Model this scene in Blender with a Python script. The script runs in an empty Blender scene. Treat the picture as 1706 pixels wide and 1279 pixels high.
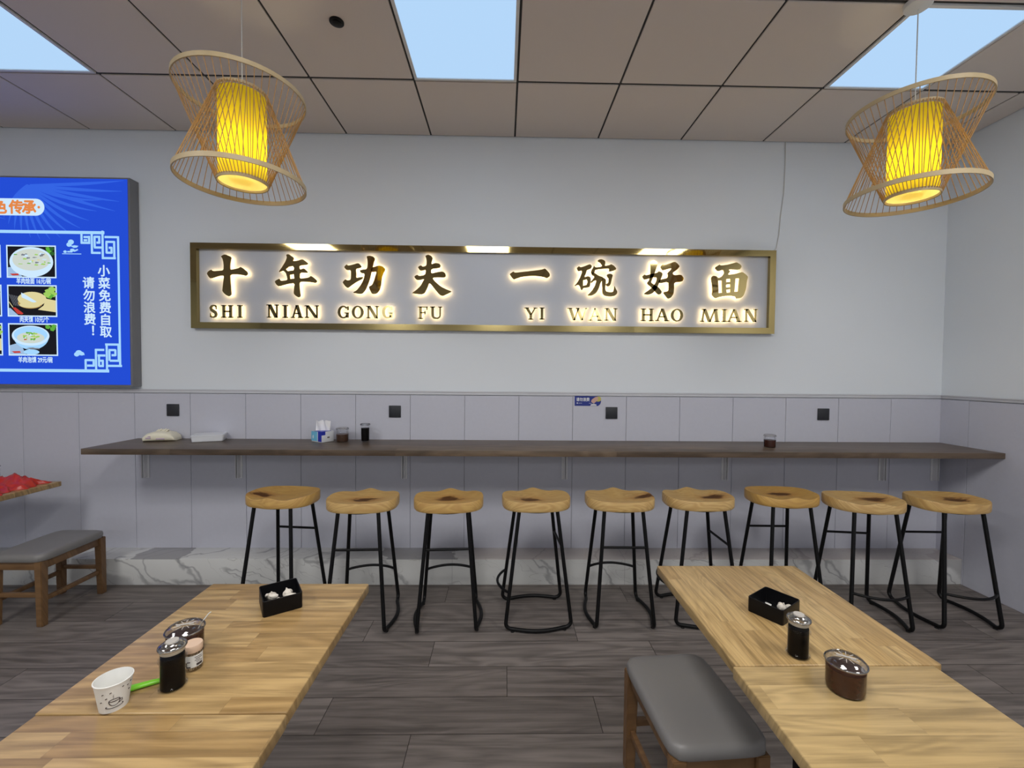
import bpy, bmesh, math, random
from mathutils import Vector, Matrix, noise
from mathutils.geometry import tessellate_polygon
PI = math.pi
R = math.radians
scene = bpy.context.scene
COL = scene.collection
random.seed(7)

# ------------------------------------------------------------------ camera
CAM_H = 1.48
yaw, pitch, roll, FPX = -0.01849, -0.02842, -0.00837, 727.277
cam_data = bpy.data.cameras.new('camera')
cam_data.sensor_width = 36.0
cam_data.sensor_fit = 'HORIZONTAL'
cam_data.lens = FPX / 1706 * 36.0
cam_data.clip_start = 0.02
cam = bpy.data.objects.new('camera', cam_data)
COL.objects.link(cam)
Rm = Matrix.Rotation(yaw, 3, 'Z') @ Matrix.Rotation(pitch, 3, 'X') @ Matrix.Rotation(roll, 3, 'Y')
right, fwd, up = Rm.col[0], Rm.col[1], Rm.col[2]
cam.matrix_world = Matrix(((right.x, up.x, -fwd.x, 0), (right.y, up.y, -fwd.y, 0),
                           (right.z, up.z, -fwd.z, CAM_H), (0, 0, 0, 1)))
scene.camera = cam

# ------------------------------------------------------------------ world, fill lamps, exposure
scene.view_settings.view_transform = 'Standard'
scene.view_settings.look = 'None'
scene.view_settings.gamma = 1.0
scene.view_settings.use_curve_mapping = False
scene.view_settings.exposure = 0.0
world = bpy.data.worlds.new('daylight')
scene.world = world
world.use_nodes = True
bg = world.node_tree.nodes['Background']
bg.inputs['Color'].default_value = (0.86, 0.93, 1.0, 1)
bg.inputs['Strength'].default_value = 0.6          # soft daylight added as fill from behind the camera

X0, TILE, CEIL, YB, XR = 0.065, 0.6, 3.163, 3.19, 3.258    # grid line, tile size, ceiling height, sign wall, right wall
XL, YF = -6.0, -4.6                                        # far left wall, added shop front behind the camera
LIGHT_COLS = (-5, -1, 3)
def area_lamp(name, loc, sx, sy, watts, color, rot=(0, 0, 0)):
    d = bpy.data.lights.new(name, 'AREA')
    d.shape = 'RECTANGLE'
    d.size, d.size_y, d.energy, d.color = sx, sy, watts, color
    o = bpy.data.objects.new(name, d)
    o.location, o.rotation_euler = loc, rot
    COL.objects.link(o)
    return o
for _k in LIGHT_COLS:                                      # unseen lamps added to light the room; front row follows sign reflections
    for _y in (0.49, -0.11, -4.25):
        area_lamp('ceiling_fill_lamp', (X0 + TILE * _k + 0.3, _y, CEIL - 0.012), 0.56, 0.56, 20.0, (1.0, 0.98, 0.955))
_p = area_lamp('added_daylight_portal', (-1.3, YF + 0.05, 1.15), 8.5, 2.3, 1.0, (1, 1, 1), (R(90), 0, 0))  # guides sampling of the daylight added through the unseen shop front
_p.data.cycles.is_portal = True

# ------------------------------------------------------------------ mesh helpers
class MB:
    def __init__(self):
        self.bm = bmesh.new()
        self.mi = 0
    def _face(self, vs):
        try:
            f = self.bm.faces.new(vs)
            f.material_index = self.mi
            return f
        except ValueError:
            return None
    def box(self, x0, x1, y0, y1, z0, z1, bevel=0.0, seg=2, M=None):
        b = bmesh.new()
        bmesh.ops.create_cube(b, size=1.0)
        for v in b.verts:
            v.co = Vector((x0 + (x1 - x0) * (v.co.x + .5), y0 + (y1 - y0) * (v.co.y + .5), z0 + (z1 - z0) * (v.co.z + .5)))
        if bevel > 0:
            bmesh.ops.bevel(b, geom=list(b.edges), offset=bevel, segments=seg, affect='EDGES', profile=.5)
        self.merge(b, M)
        return self
    def merge(self, b, M=None):
        mp = {}
        for v in b.verts:
            mp[v] = self.bm.verts.new(M @ v.co if M else v.co)
        for f in b.faces:
            self._face([mp[v] for v in f.verts])
        b.free()
    def rings(self, rings, cap0=True, cap1=True, closed=False):
        vr = [[self.bm.verts.new(p) for p in r] for r in rings]
        n = len(vr[0])
        pairs = list(zip(vr[:-1], vr[1:]))
        if closed:
            pairs.append((vr[-1], vr[0]))
        for a, b in pairs:
            for i in range(n):
                self._face([a[i], a[(i + 1) % n], b[(i + 1) % n], b[i]])
        if not closed:
            if cap0: self._face(list(reversed(vr[0])))
            if cap1: self._face(vr[-1])
        return self
    def tube(self, pts, r, n=10, closed=False, cap=True):
        pts = [Vector(p) for p in pts]
        k = len(pts)
        rad = r if isinstance(r, (list, tuple)) else [r] * k
        tang = []
        for i in range(k):
            if closed:
                t = pts[(i + 1) % k] - pts[i - 1]
            else:
                t = pts[min(i + 1, k - 1)] - pts[max(i - 1, 0)]
            tang.append(t.normalized())
        a = tang[0].orthogonal().normalized()
        rs = []
        for i in range(k):
            if i:
                q = tang[i - 1].rotation_difference(tang[i])
                a = q @ a
            a = (a - tang[i] * a.dot(tang[i])).normalized()
            b = tang[i].cross(a)
            rs.append([pts[i] + (a * math.cos(2 * PI * j / n) + b * math.sin(2 * PI * j / n)) * rad[i] for j in range(n)])
        return self.rings(rs, cap, cap, closed)
    def lathe(self, prof, c=(0, 0, 0), n=32, lobes=0, amp=0.0, cap0=True, cap1=True):
        rs = []
        for r, z in prof:
            r = max(r, 1e-5)
            rs.append([Vector((c[0] + r * (1 + amp * abs(math.cos(lobes * PI * j / n))) * math.cos(2 * PI * j / n),
                               c[1] + r * (1 + amp * abs(math.cos(lobes * PI * j / n))) * math.sin(2 * PI * j / n), c[2] + z)) for j in range(n)])
        return self.rings(rs, cap0, cap1)
    def prism(self, outer, holes, y0, y1, front_only=False):
        loops = [outer] + list(holes)
        flat = [p for l in loops for p in l]
        tris = tessellate_polygon([[Vector((p[0], p[1], 0)) for p in l] for l in loops])
        f = [self.bm.verts.new((p[0], y0, p[1])) for p in flat]
        for t in tris:
            self._face([f[i] for i in t])
        if front_only:
            return self
        b = [self.bm.verts.new((p[0], y1, p[1])) for p in flat]
        for t in tris:
            self._face([b[i] for i in reversed(t)])
        s = 0
        for l in loops:
            n = len(l)
            for i in range(n):
                j = (i + 1) % n
                self._face([f[s + i], f[s + j], b[s + j], b[s + i]])
            s += n
        return self
    def xform(self, M):
        bmesh.ops.transform(self.bm, matrix=M, verts=list(self.bm.verts))
        return self
    def mesh(self, name, mats, smooth=True, fix=True):
        if fix:
            bmesh.ops.recalc_face_normals(self.bm, faces=list(self.bm.faces))
        me = bpy.data.meshes.new(name)
        self.bm.to_mesh(me)
        self.bm.free()
        for m in (mats if isinstance(mats, (list, tuple)) else [mats]):
            me.materials.append(m)
        if smooth:
            for p in me.polygons:
                p.use_smooth = True
            me.set_sharp_from_angle(angle=R(38))
        return me
    def build(self, name, mats, parent=None, smooth=True, label=None, fix=True):
        return obj(name, self.mesh(name, mats, smooth, fix), parent, label)

def obj(name, me, parent=None, label=None):
    o = bpy.data.objects.new(name, me)
    COL.objects.link(o)
    if parent: o.parent = parent
    if label: o['label'] = label
    return o
def thing(name, label, cat, loc=(0, 0, 0), rz=0.0, group=None):
    o = bpy.data.objects.new(name, None)
    o.empty_display_size = .05
    COL.objects.link(o)
    o.location = loc
    o.rotation_euler = (0, 0, rz)
    return tag(o, label, cat, group)
def tag(o, label, cat, group=None):
    o['label'] = label
    o['category'] = cat
    if group: o['group'] = group
    return o
def struct(o):
    o['kind'] = 'structure'
    return o
def dup(root, loc, rz=0.0, label=None, group=None):
    r = root.copy(); COL.objects.link(r)
    r.location = loc; r.rotation_euler = (0, 0, rz)
    if label: r['label'] = label
    if group: r['group'] = group
    for ch in list(root.children):
        c = ch.copy(); COL.objects.link(c); c.parent = r
        for g in ch.children:
            d = g.copy(); COL.objects.link(d); d.parent = c
    return r
def text_mesh(body, size, bold=0.0, sx=1.0):
    """flat lettering, centred on the origin in the XZ plane, facing -Y"""
    c = bpy.data.curves.new('lettering', 'FONT')
    c.body = body; c.size = size
    c.align_x = 'CENTER'
    c.resolution_u = 3
    o = bpy.data.objects.new('lettering', c)
    COL.objects.link(o)
    me = bpy.data.meshes.new_from_object(o.evaluated_get(bpy.context.evaluated_depsgraph_get()))
    bpy.data.objects.remove(o); bpy.data.curves.remove(c)
    me.materials.clear()
    xs = [v.co.x for v in me.vertices]; ys = [v.co.y for v in me.vertices]
    cx, cy = (min(xs) + max(xs)) / 2, (min(ys) + max(ys)) / 2
    for v in me.vertices:
        v.co = Vector(((v.co.x - cx) * sx, 0, v.co.y - cy))
    if bold:                                               # heavier strokes: the same glyph stacked with small shifts
        src = bmesh.new(); src.from_mesh(me)
        out = MB()
        for k, (dx, dz) in enumerate(((0, 0), (bold, 0), (-bold, 0), (0, bold), (0, -bold), (bold * .7, bold * .7), (-bold * .7, -bold * .7), (bold * .7, -bold * .7), (-bold * .7, bold * .7))):
            b = src.copy()
            out.merge(b, Matrix.Translation((dx, -.00002 * k, dz)))
        src.free()
        out.bm.to_mesh(me); out.bm.free()
    return me
def text_part(name, body, size, loc, mat, parent, bold=0.0, sx=1.0, width=None):
    me = text_mesh(body, size, bold, sx)
    if width:
        w = max(v.co.x for v in me.vertices) * 2
        for v in me.vertices: v.co.x *= width / w
    me.materials.append(mat)
    o = obj(name, me, parent)
    o.location = loc
    return o

# ------------------------------------------------------------------ materials
class NT:
    def __init__(self, name):
        self.m = bpy.data.materials.new(name)
        self.m.use_nodes = True
        self.t = self.m.node_tree
        self.b = self.t.nodes['Principled BSDF']
        self.out = self.t.nodes['Material Output']
    def n(self, typ, **kw):
        nd = self.t.nodes.new(typ)
        for k, v in kw.items(): setattr(nd, k, v)
        return nd
    def set(self, sock, v):
        if isinstance(v, bpy.types.NodeSocket): self.t.links.new(v, sock)
        elif isinstance(v, (tuple, list)) and len(v) == 3 and sock.type == 'RGBA': sock.default_value = (*v, 1)
        else: sock.default_value = v
    def math(self, op, a, b=0.0, clamp=False):
        nd = self.n('ShaderNodeMath', operation=op, use_clamp=clamp)
        self.set(nd.inputs[0], a); self.set(nd.inputs[1], b)
        return nd.outputs[0]
    def xyz(self, x, y, z=0.0):
        nd = self.n('ShaderNodeCombineXYZ')
        for i, v in enumerate((x, y, z)): self.set(nd.inputs[i], v)
        return nd.outputs[0]
    def coord(self, which='Object'):
        tc = self.n('ShaderNodeTexCoord')
        sp = self.n('ShaderNodeSeparateXYZ')
        self.t.links.new(tc.outputs[which], sp.inputs[0])
        return tc.outputs[which], sp.outputs[0], sp.outputs[1], sp.outputs[2]
    def noise(self, vec, scale=1.0, detail=4.0, rough=.55, dist=0.0):
        nd = self.n('ShaderNodeTexNoise')
        self.set(nd.inputs['Vector'], vec)
        for k, v in (('Scale', scale), ('Detail', detail), ('Roughness', rough), ('Distortion', dist)): nd.inputs[k].default_value = v
        return nd.outputs['Fac']
    def white(self, vec):
        nd = self.n('ShaderNodeTexWhiteNoise', noise_dimensions='3D')
        self.set(nd.inputs['Vector'], vec)
        return nd.outputs['Value']
    def ramp(self, fac, stops):
        nd = self.n('ShaderNodeValToRGB')
        e = nd.color_ramp.elements
        while len(e) > 1: e.remove(e[0])
        e[0].position, e[0].color = stops[0][0], (*stops[0][1], 1)
        for p, c in stops[1:]:
            x = e.new(p); x.color = (*c, 1)
        self.set(nd.inputs[0], fac)
        return nd.outputs[0]
    def smooth(self, v, lo, hi):
        nd = self.n('ShaderNodeMapRange', interpolation_type='SMOOTHSTEP')
        self.set(nd.inputs['Value'], v)
        nd.inputs['From Min'].default_value = lo; nd.inputs['From Max'].default_value = hi
        return nd.outputs['Result']
    def mix(self, f, a, b, blend='MIX'):
        nd = self.n('ShaderNodeMix', data_type='RGBA', blend_type=blend)
        self.set(nd.inputs[0], f); self.set(nd.inputs[6], a); self.set(nd.inputs[7], b)
        return nd.outputs[2]
    def bump(self, h, strength=.2, dist=.002):
        nd = self.n('ShaderNodeBump')
        nd.inputs['Strength'].default_value = strength; nd.inputs['Distance'].default_value = dist
        self.set(nd.inputs['Height'], h)
        self.t.links.new(nd.outputs[0], self.b.inputs['Normal'])
    def base(self, c, rough=.5, metal=0.0, spec=.5):
        self.set(self.b.inputs['Base Color'], c)
        self.set(self.b.inputs['Roughness'], rough)
        self.b.inputs['Metallic'].default_value = metal
        self.b.inputs['Specular IOR Level'].default_value = spec
        return self.m
def plain(name, c, rough=.5, metal=0.0, spec=.5, bumpy=0.0, bscale=60.0, var=0.0):
    t = NT(name)
    if bumpy or var:
        v = t.coord()[0]
        n = t.noise(v, bscale, 3)
        if bumpy: t.bump(n, bumpy)
        if var: c = t.mix(n, tuple(x * (1 - var) for x in c), tuple(min(1, x * (1 + var)) for x in c))
    return t.base(c, rough, metal, spec)
def emit(name, c, s=1.0):
    t = NT(name)
    e = t.n('ShaderNodeEmission')
    t.set(e.inputs[0], c); e.inputs[1].default_value = s
    t.t.links.new(e.outputs[0], t.out.inputs[0])
    return t.m
def clear(name, tint=(.95, .96, .97), refl=.0, rough=.03):
    """thin clear glass or plastic: transparent with a Fresnel sheen"""
    t = NT(name)
    tr = t.n('ShaderNodeBsdfTransparent'); t.set(tr.inputs[0], tint)
    gl = t.n('ShaderNodeBsdfGlossy'); t.set(gl.inputs[0], (.95, .95, .95)); gl.inputs['Roughness'].default_value = rough
    fr = t.n('ShaderNodeFresnel'); fr.inputs[0].default_value = 1.42
    f = t.math('ADD', t.math('MULTIPLY', fr.outputs[0], .3 if refl == 0 else .7), refl, True)
    mx = t.n('ShaderNodeMixShader')
    t.set(mx.inputs[0], f); t.t.links.new(tr.outputs[0], mx.inputs[1]); t.t.links.new(gl.outputs[0], mx.inputs[2])
    t.t.links.new(mx.outputs[0], t.out.inputs[0])
    return t.m
def wood(name, light, dark, axis='X', strip=.07, seg=.4, rough=.4, grain=.5, joint=.35, third=None, gs=1.0, spec=.5, jw=.0012, ring=.35):
    t = NT(name)
    _, x, y, z = t.coord()
    u, v = (x, y) if axis == 'X' else (y, x)
    vv = t.math('ADD', v, t.math('MULTIPLY', z, .37))
    ph = third[0] if third else 0.0
    rv = t.math('DIVIDE', t.math('SUBTRACT', v, ph), strip)
    row = t.math('FLOOR', rv)
    if third:
        su = t.math('ADD', t.math('DIVIDE', t.math('SUBTRACT', u, third[1]), seg), t.math('MULTIPLY', row, 1 / 3))
    else:
        su = t.math('ADD', t.math('DIVIDE', u, seg), t.math('MULTIPLY', t.white(t.xyz(row, 3.3)), 9.7))
    si = t.math('FLOOR', su)
    rid = t.white(t.xyz(row, si, 1.7))
    rid2 = t.white(t.xyz(si, row, 5.1))
    off = t.math('MULTIPLY', rid, 37.0)
    gv = t.xyz(t.math('ADD', t.math('MULTIPLY', u, 2.6 * gs), off), t.math('MULTIPLY', vv, 55 * gs), t.math('MULTIPLY', rid2, 20))
    fine = t.noise(gv, 1.0, 6, .65, .4)
    rvv = t.xyz(t.math('ADD', t.math('MULTIPLY', u, 1.5 * gs), off), t.math('MULTIPLY', vv, 9 * gs), off)
    big = t.noise(rvv, 1.0, 2, .5, .6)
    rings = t.math('ADD', t.math('MULTIPLY', t.math('SINE', t.math('MULTIPLY', big, 62.0)), .5), .5)
    base = t.mix(rid, light, dark)
    c = t.mix(t.math('MULTIPLY', rings, ring), base, tuple(a * .62 for a in dark))
    c = t.mix(t.math('MULTIPLY', t.smooth(fine, .45, .72), grain), c, tuple(a * .5 for a in dark))
    c = t.mix(t.math('MULTIPLY', t.smooth(fine, .55, .3), grain * .5), c, tuple(min(1, a * 1.18) for a in light))
    fv = t.math('FRACT', rv); fu = t.math('FRACT', su)
    ev = t.math('MULTIPLY', t.math('MINIMUM', fv, t.math('SUBTRACT', 1.0, fv)), strip)
    eu = t.math('MULTIPLY', t.math('MINIMUM', fu, t.math('SUBTRACT', 1.0, fu)), seg)
    e = t.smooth(t.math('MINIMUM', ev, eu), jw, jw * .3)
    c = t.mix(t.math('MULTIPLY', e, joint), c, (.02, .016, .013))
    t.bump(t.math('SUBTRACT', t.math('MULTIPLY', fine, .25), e), .12, .002)
    return t.base(c, rough, 0, spec)
def seat_wood():
    """pine seat: long grain, one dark knot per seat placed by the object's colour (r, g = place, b = tone)"""
    t = NT('pine_seat')
    _, x, y, z = t.coord()
    oi = t.n('ShaderNodeObjectInfo')
    sp = t.n('ShaderNodeSeparateColor')
    t.t.links.new(oi.outputs['Color'], sp.inputs[0])
    kx = t.math('MULTIPLY', t.math('SUBTRACT', sp.outputs[0], .5), .4)
    ky = t.math('MULTIPLY', t.math('SUBTRACT', sp.outputs[1], .5), .4)
    dx = t.math('SUBTRACT', x, kx); dy = t.math('SUBTRACT', y, ky)
    sd = t.math('MULTIPLY', oi.outputs['Random'], 50.0)
    wob = t.noise(t.xyz(t.math('MULTIPLY', x, 14), t.math('MULTIPLY', y, 34), sd), 1.0, 3, .6)
    d = t.math('SQRT', t.math('ADD', t.math('POWER', t.math('MULTIPLY', dx, .55), 2.0), t.math('POWER', t.math('MULTIPLY', dy, 1.0), 2.0)))
    d = t.math('ADD', d, t.math('MULTIPLY', t.math('SUBTRACT', wob, .5), .10))
    # grain lines bend round the knot
    bend = t.math('DIVIDE', .0016, t.math('ADD', t.math('POWER', d, 2.0), .004))
    g = t.noise(t.xyz(t.math('ADD', t.math('MULTIPLY', x, 3), sd), t.math('MULTIPLY', t.math('ADD', y, t.math('MULTIPLY', z, .8)), 20), bend), 1.0, 2, .5, .5)
    rings = t.math('ADD', t.math('MULTIPLY', t.math('SINE', t.math('MULTIPLY', g, 55.0)), .5), .5)
    fine = t.noise(t.xyz(t.math('MULTIPLY', x, 6), t.math('MULTIPLY', y, 130), sd), 1.0, 4)
    base = t.mix(sp.outputs[2], (.72, .52, .235), (.62, .37, .085))
    c = t.mix(t.math('MULTIPLY', rings, .5), base, (.45, .23, .07))
    c = t.mix(t.math('MULTIPLY', fine, .25), c, (.5, .28, .1))
    k = t.smooth(d, .048, .020)
    halo = t.smooth(d, .085, .035)
    c = t.mix(t.math('MULTIPLY', halo, .45), c, (.45, .19, .05))
    c = t.mix(t.math('MULTIPLY', k, .9), c, (.07, .022, .008))
    return t.base(c, .38, 0, .5)
def marble():
    t = NT('white_marble')
    v, x, y, z = t.coord()
    w = t.noise(v, 2.2, 4, .55)
    dv = t.math('ADD', t.math('SUBTRACT', x, t.math('MULTIPLY', y, .8)), t.math('MULTIPLY', z, 1.4))    # veins run down to the right
    du = t.math('SUBTRACT', t.math('MULTIPLY', z, 1.0), t.math('MULTIPLY', x, .35))
    vv = t.xyz(t.math('ADD', t.math('MULTIPLY', dv, 1.5), t.math('MULTIPLY', w, 1.1)), t.math('MULTIPLY', du, .8), 2.3)
    n = t.noise(vv, 1.25, 2, .45, .5)
    line = t.smooth(t.math('ABSOLUTE', t.math('SUBTRACT', n, .5)), .016, .0)
    n2 = t.noise(vv, 3.1, 2, .5, .8)
    hair = t.smooth(t.math('ABSOLUTE', t.math('SUBTRACT', n2, .47)), .008, .0)
    patch = t.smooth(t.noise(vv, .8, 2), .62, .66)
    cloud = t.noise(v, 1.4, 2)
    c = t.mix(cloud, (.66, .665, .65), (.74, .745, .73))
    c = t.mix(t.math('MULTIPLY', line, .7), c, (.3, .3, .31))
    c = t.mix(t.math('MULTIPLY', hair, .45), c, (.35, .34, .34))
    c = t.mix(t.math('MULTIPLY', patch, .6), c, (.30, .29, .30))
    topm = t.smooth(z, .176, .18)
    for bx, hw in ((-2.37, .17), (-.58, .26)):              # grey stone patches in the slabs on top of the ledge
        q = t.math('ADD', t.math('ABSOLUTE', t.math('SUBTRACT', x, bx)), t.math('MULTIPLY', t.math('SUBTRACT', t.noise(v, 9.0, 3), .5), .22))
        c = t.mix(t.math('MULTIPLY', t.math('MULTIPLY', t.smooth(q, hw, hw - .02), topm), .8), c, (.27, .265, .275))
    warm = t.math('MULTIPLY', t.smooth(x, -.22, -.215), topm)
    c = t.mix(t.math('MULTIPLY', warm, .6), c, (.50, .43, .40))
    for bx in (-2.15, -1.55, -.75, .35, 1.15, 2.35):        # broad grey streaks running down the front
        q = t.math('ADD', t.math('SUBTRACT', x, bx), t.math('ADD', t.math('MULTIPLY', z, 1.0), t.math('MULTIPLY', t.math('SUBTRACT', t.noise(v, 14.0, 4), .5), .12)))
        st = t.math('MULTIPLY', t.smooth(t.math('ABSOLUTE', t.math('SUBTRACT', q, .1)), .03, .0), t.math('SUBTRACT', 1.0, topm))
        c = t.mix(t.math('MULTIPLY', st, .65), c, (.30, .30, .31))
    f = t.math('FRACT', t.math('DIVIDE', t.math('ADD', x, .35), 1.2))
    e = t.smooth(f, .0035, .001)
    c = t.mix(t.math('MULTIPLY', e, .6), c, (.3, .3, .3))
    return t.base(c, .25, 0, .5)

M = {}
M['wall'] = plain('painted_wall', (.78, .82, .86), .75, bumpy=.05, bscale=180)
M['panel'] = plain('lavender_white_panel', (.56, .568, .645), .55, bumpy=.03, bscale=40, var=.03)
M['rail'] = plain('rail_white', (.66, .67, .71), .45)
M['dark_gap'] = plain('dark_gap', (.05, .05, .05), .9)
M['groove'] = plain('panel_groove', (.34, .34, .37), .8)
M['tile'] = plain('ceiling_tile_perforated', (.74, .665, .61), .7, bumpy=.1, bscale=420)
M['tbar'] = plain('ceiling_grid_bar', (.5, .48, .45), .5)
M['floor'] = wood('grey_oak_planks', (.24, .21, .192), (.16, .138, .126), 'X', .204, 1.178, .45, .75, 1.0, (1.743, .418), .55, .35, .0022, .55)
M['marble'] = marble()
M['panel_light'] = emit('light_panel_diffuser', (.46, .68, .95), 1.0)
M['white_metal'] = plain('white_metal', (.75, .75, .75), .4)
M['counter'] = wood('dark_walnut_laminate', (.185, .135, .092), (.095, .067, .046), 'X', .09, 1.4, .38, .7, .0, None, .7, .35, .0012, .5)
M['bracket'] = plain('bracket_paint', (.8, .8, .82), .45)
M['gold'] = plain('gold_mirror_steel', (.40, .31, .13), .05, 1.0)
M['sign_panel'] = plain('sign_panel_grey', (.56, .60, .68), .35)
M['led'] = emit('warm_led', (1.0, .70, .33), 9.0)
M['black_metal'] = plain('black_metal', (.004, .004, .0045), .45, 0, .25)
M['black_plastic'] = plain('black_plastic', (.004, .004, .005), .4, 0, .18)
M['rubber'] = plain('black_rubber', (.01, .01, .01), .8)
M['socket'] = plain('black_socket', (.02, .022, .028), .45)
M['seat'] = seat_wood()
M['table_x'] = wood('rubberwood_cross_grain', (.55, .375, .165), (.37, .228, .088), 'X', .062, .42, .3, .65, .25, None, .8, .5, .0009, .5)
M['table_y'] = wood('rubberwood_long_grain', (.56, .39, .175), (.43, .275, .108), 'Y', .055, .6, .3, .75, .2, None, 1.5, .5, .0009, .4)
M['table_pale'] = wood('pale_rubberwood_cross_grain', (.56, .40, .185), (.47, .325, .14), 'X', .075, .8, .3, .7, .12, None, .8, .5, .0009, .45)
M['bench_wood'] = wood('bench_brown_wood', (.21, .115, .048), (.155, .08, .034), 'X', .5, 3.0, .45, .5, 0)
M['vinyl'] = plain('grey_vinyl', (.21, .203, .198), .42, bumpy=.04, bscale=300)
M['bamboo'] = plain('bamboo_strip', (.52, .41, .24), .5, var=.12, bscale=25)
M['bamboo_rod'] = plain('bamboo_rod', (.45, .25, .085), .5)
M['cord'] = plain('pale_cord', (.6, .6, .58), .6)
M['glass'] = clear('clear_glass')
M['lid_clear'] = clear('clear_lid', (.78, .77, .76), .13, .08)
M['lid_smoke'] = clear('silvery_lid', (.62, .62, .63), .30, .12)
M['neck'] = plain('cream_bottle_neck', (.52, .47, .38), .35)
M['lid_disc'] = plain('pale_lid_disc', (.5, .47, .43), .3)
M['soy'] = plain('dark_soy_sauce', (.004, .003, .003), .3, 0, .12)
M['chili'] = plain('chili_oil', (.05, .013, .007), .25, bumpy=.4, bscale=120, var=.5)
M['sauce'] = plain('brown_sauce', (.07, .032, .016), .3, bumpy=.4, bscale=120, var=.5)
M['paper'] = plain('white_paper', (.8, .8, .77), .7)
M['print'] = plain('brown_print', (.06, .045, .04), .7)
M['green'] = plain('green_plastic', (.2, .6, .03), .3)
M['beige_lid'] = plain('beige_lid', (.72, .52, .38), .5)
M['garlic'] = plain('garlic_skin', (.74, .69, .61), .5, bumpy=.2, bscale=90, var=.12)
M['garlic_tip'] = plain('garlic_root', (.5, .36, .2), .7)
M['red_film'] = plain('red_plastic_film', (.55, .035, .02), .3)
M['tissue_w'] = plain('white_tissue', (.86, .86, .88), .8)
M['cream_bag'] = plain('cream_wrapper', (.82, .78, .62), .35)
M['pink_print'] = plain('faded_purple_print', (.55, .4, .55), .4)
M['lt_blue'] = plain('light_blue_card', (.18, .55, .8), .4)
M['navy'] = plain('navy_card', (.02, .035, .42), .4)
M['card_white'] = plain('white_card', (.75, .77, .8), .4)
M['tray'] = plain('white_box_plastic', (.74, .76, .8), .4)
M['sticker_blue'] = plain('sticker_blue', (.012, .03, .25), .4)
M['skin_tone'] = plain('sticker_hand', (.6, .38, .32), .5)
M['yellow'] = plain('sticker_yellow', (.55, .5, .12), .5)
M['casing'] = plain('grey_lightbox_casing', (.2, .2, .21), .4)
# printed film lit from behind: each ink gives off its own colour
BL = {k: emit('backlit_' + k, c, s) for k, c, s in (
    ('blue', (.018, .075, .66), 1.0), ('leaf', (.035, .13, .78), 1.0), ('white', (.62, .82, 1.0), 1.0), ('line', (.38, .68, 1.0), 1.0),
    ('orange', (.78, .25, .07), 1.0), ('black', (.012, .012, .016), 1.0), ('green', (.12, .42, .05), 1.0), ('lime', (.35, .62, .12), 1.0),
    ('bun', (.74, .66, .34), 1.0), ('bun_dark', (.45, .3, .1), 1.0), ('soup', (.62, .68, .62), 1.0), ('red', (.55, .05, .04), 1.0),
    ('cloth', (.35, .52, .75), 1.0), ('dark_green', (.03, .12, .03), 1.0), ('greybit', (.2, .22, .26), 1.0))}
# ------------------------------------------------------------------ setting: room shell
struct(MB().box(XL - .1, XR + .1, YF - .1, YB + .1, -.1, 0).build('floor', M['floor'], smooth=False))
WAIN = 1.333                                               # top of the wall panelling
mb = MB().box(XL - .1, XR + .1, YB, YB + .1, 0, CEIL + .05)
struct(mb.build('wall_back', M['wall'], smooth=False))
struct(MB().box(XR, XR + .1, YF, YB, 0, CEIL + .05).build('wall_right', M['wall'], smooth=False))
struct(MB().box(XL - .1, XL, YF, YB, 0, CEIL + .05).build('wall_left', M['wall'], smooth=False))
mb = MB()
for a, b in ((XL, -5.6), (2.95, XR)):
    mb.box(a, b, YF - .1, YF, 0, CEIL + .05)
mb.box(-5.6, 2.95, YF - .1, YF, 2.3, CEIL + .05)  # opening below is invented out of view to let fill daylight in
struct(mb.build('wall_front', M['wall'], smooth=False))
# panelling on the sign wall and on the right wall: boards with narrow grooves, one rail on top
def panelling(name, along, a0, a1, first, z0, z1):
    mb = MB()
    k = math.floor((a0 - first) / .3945)
    while first + .3945 * k < a1:
        p, q = max(a0, first + .3945 * k + .0013), min(a1, first + .3945 * (k + 1) - .0013)
        if q > p + .01:
            if along == 'x': mb.box(p, q, YB - .012, YB, z0, z1, .0015, 1)
            else: mb.box(XR - .012, XR, p, q, z0, z1, .0015, 1)
        k += 1
    mb.mi = 1
    if along == 'x': mb.box(a0, a1, YB - .006, YB, z0, z1)
    else: mb.box(XR - .006, XR, a0, a1, z0, z1)
    struct(mb.build(name, [M['panel'], M['groove']], smooth=False))
panelling('trim_1', 'x', XL, XR, .11, .18, WAIN - .03)
panelling('trim_2', 'y', YF, YB - .012, 2.982, 0, WAIN - .03)
mb = MB().box(XL, XR, YB - .018, YB, WAIN - .026, WAIN, .003).box(XL, XR, YB - .024, YB, WAIN - .007, WAIN, .002)
struct(mb.build('trim_3', M['rail']))
mb = MB().box(XR - .018, XR, YF, YB - .018, WAIN - .026, WAIN, .003).box(XR - .024, XR, YF, YB - .024, WAIN - .007, WAIN, .002)
struct(mb.build('trim_4', M['rail']))
mb = MB().box(XL, XR - .012, 2.989, YB, 0, .1825, .004)
struct(mb.build('baseboard_back', M['marble']))
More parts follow.
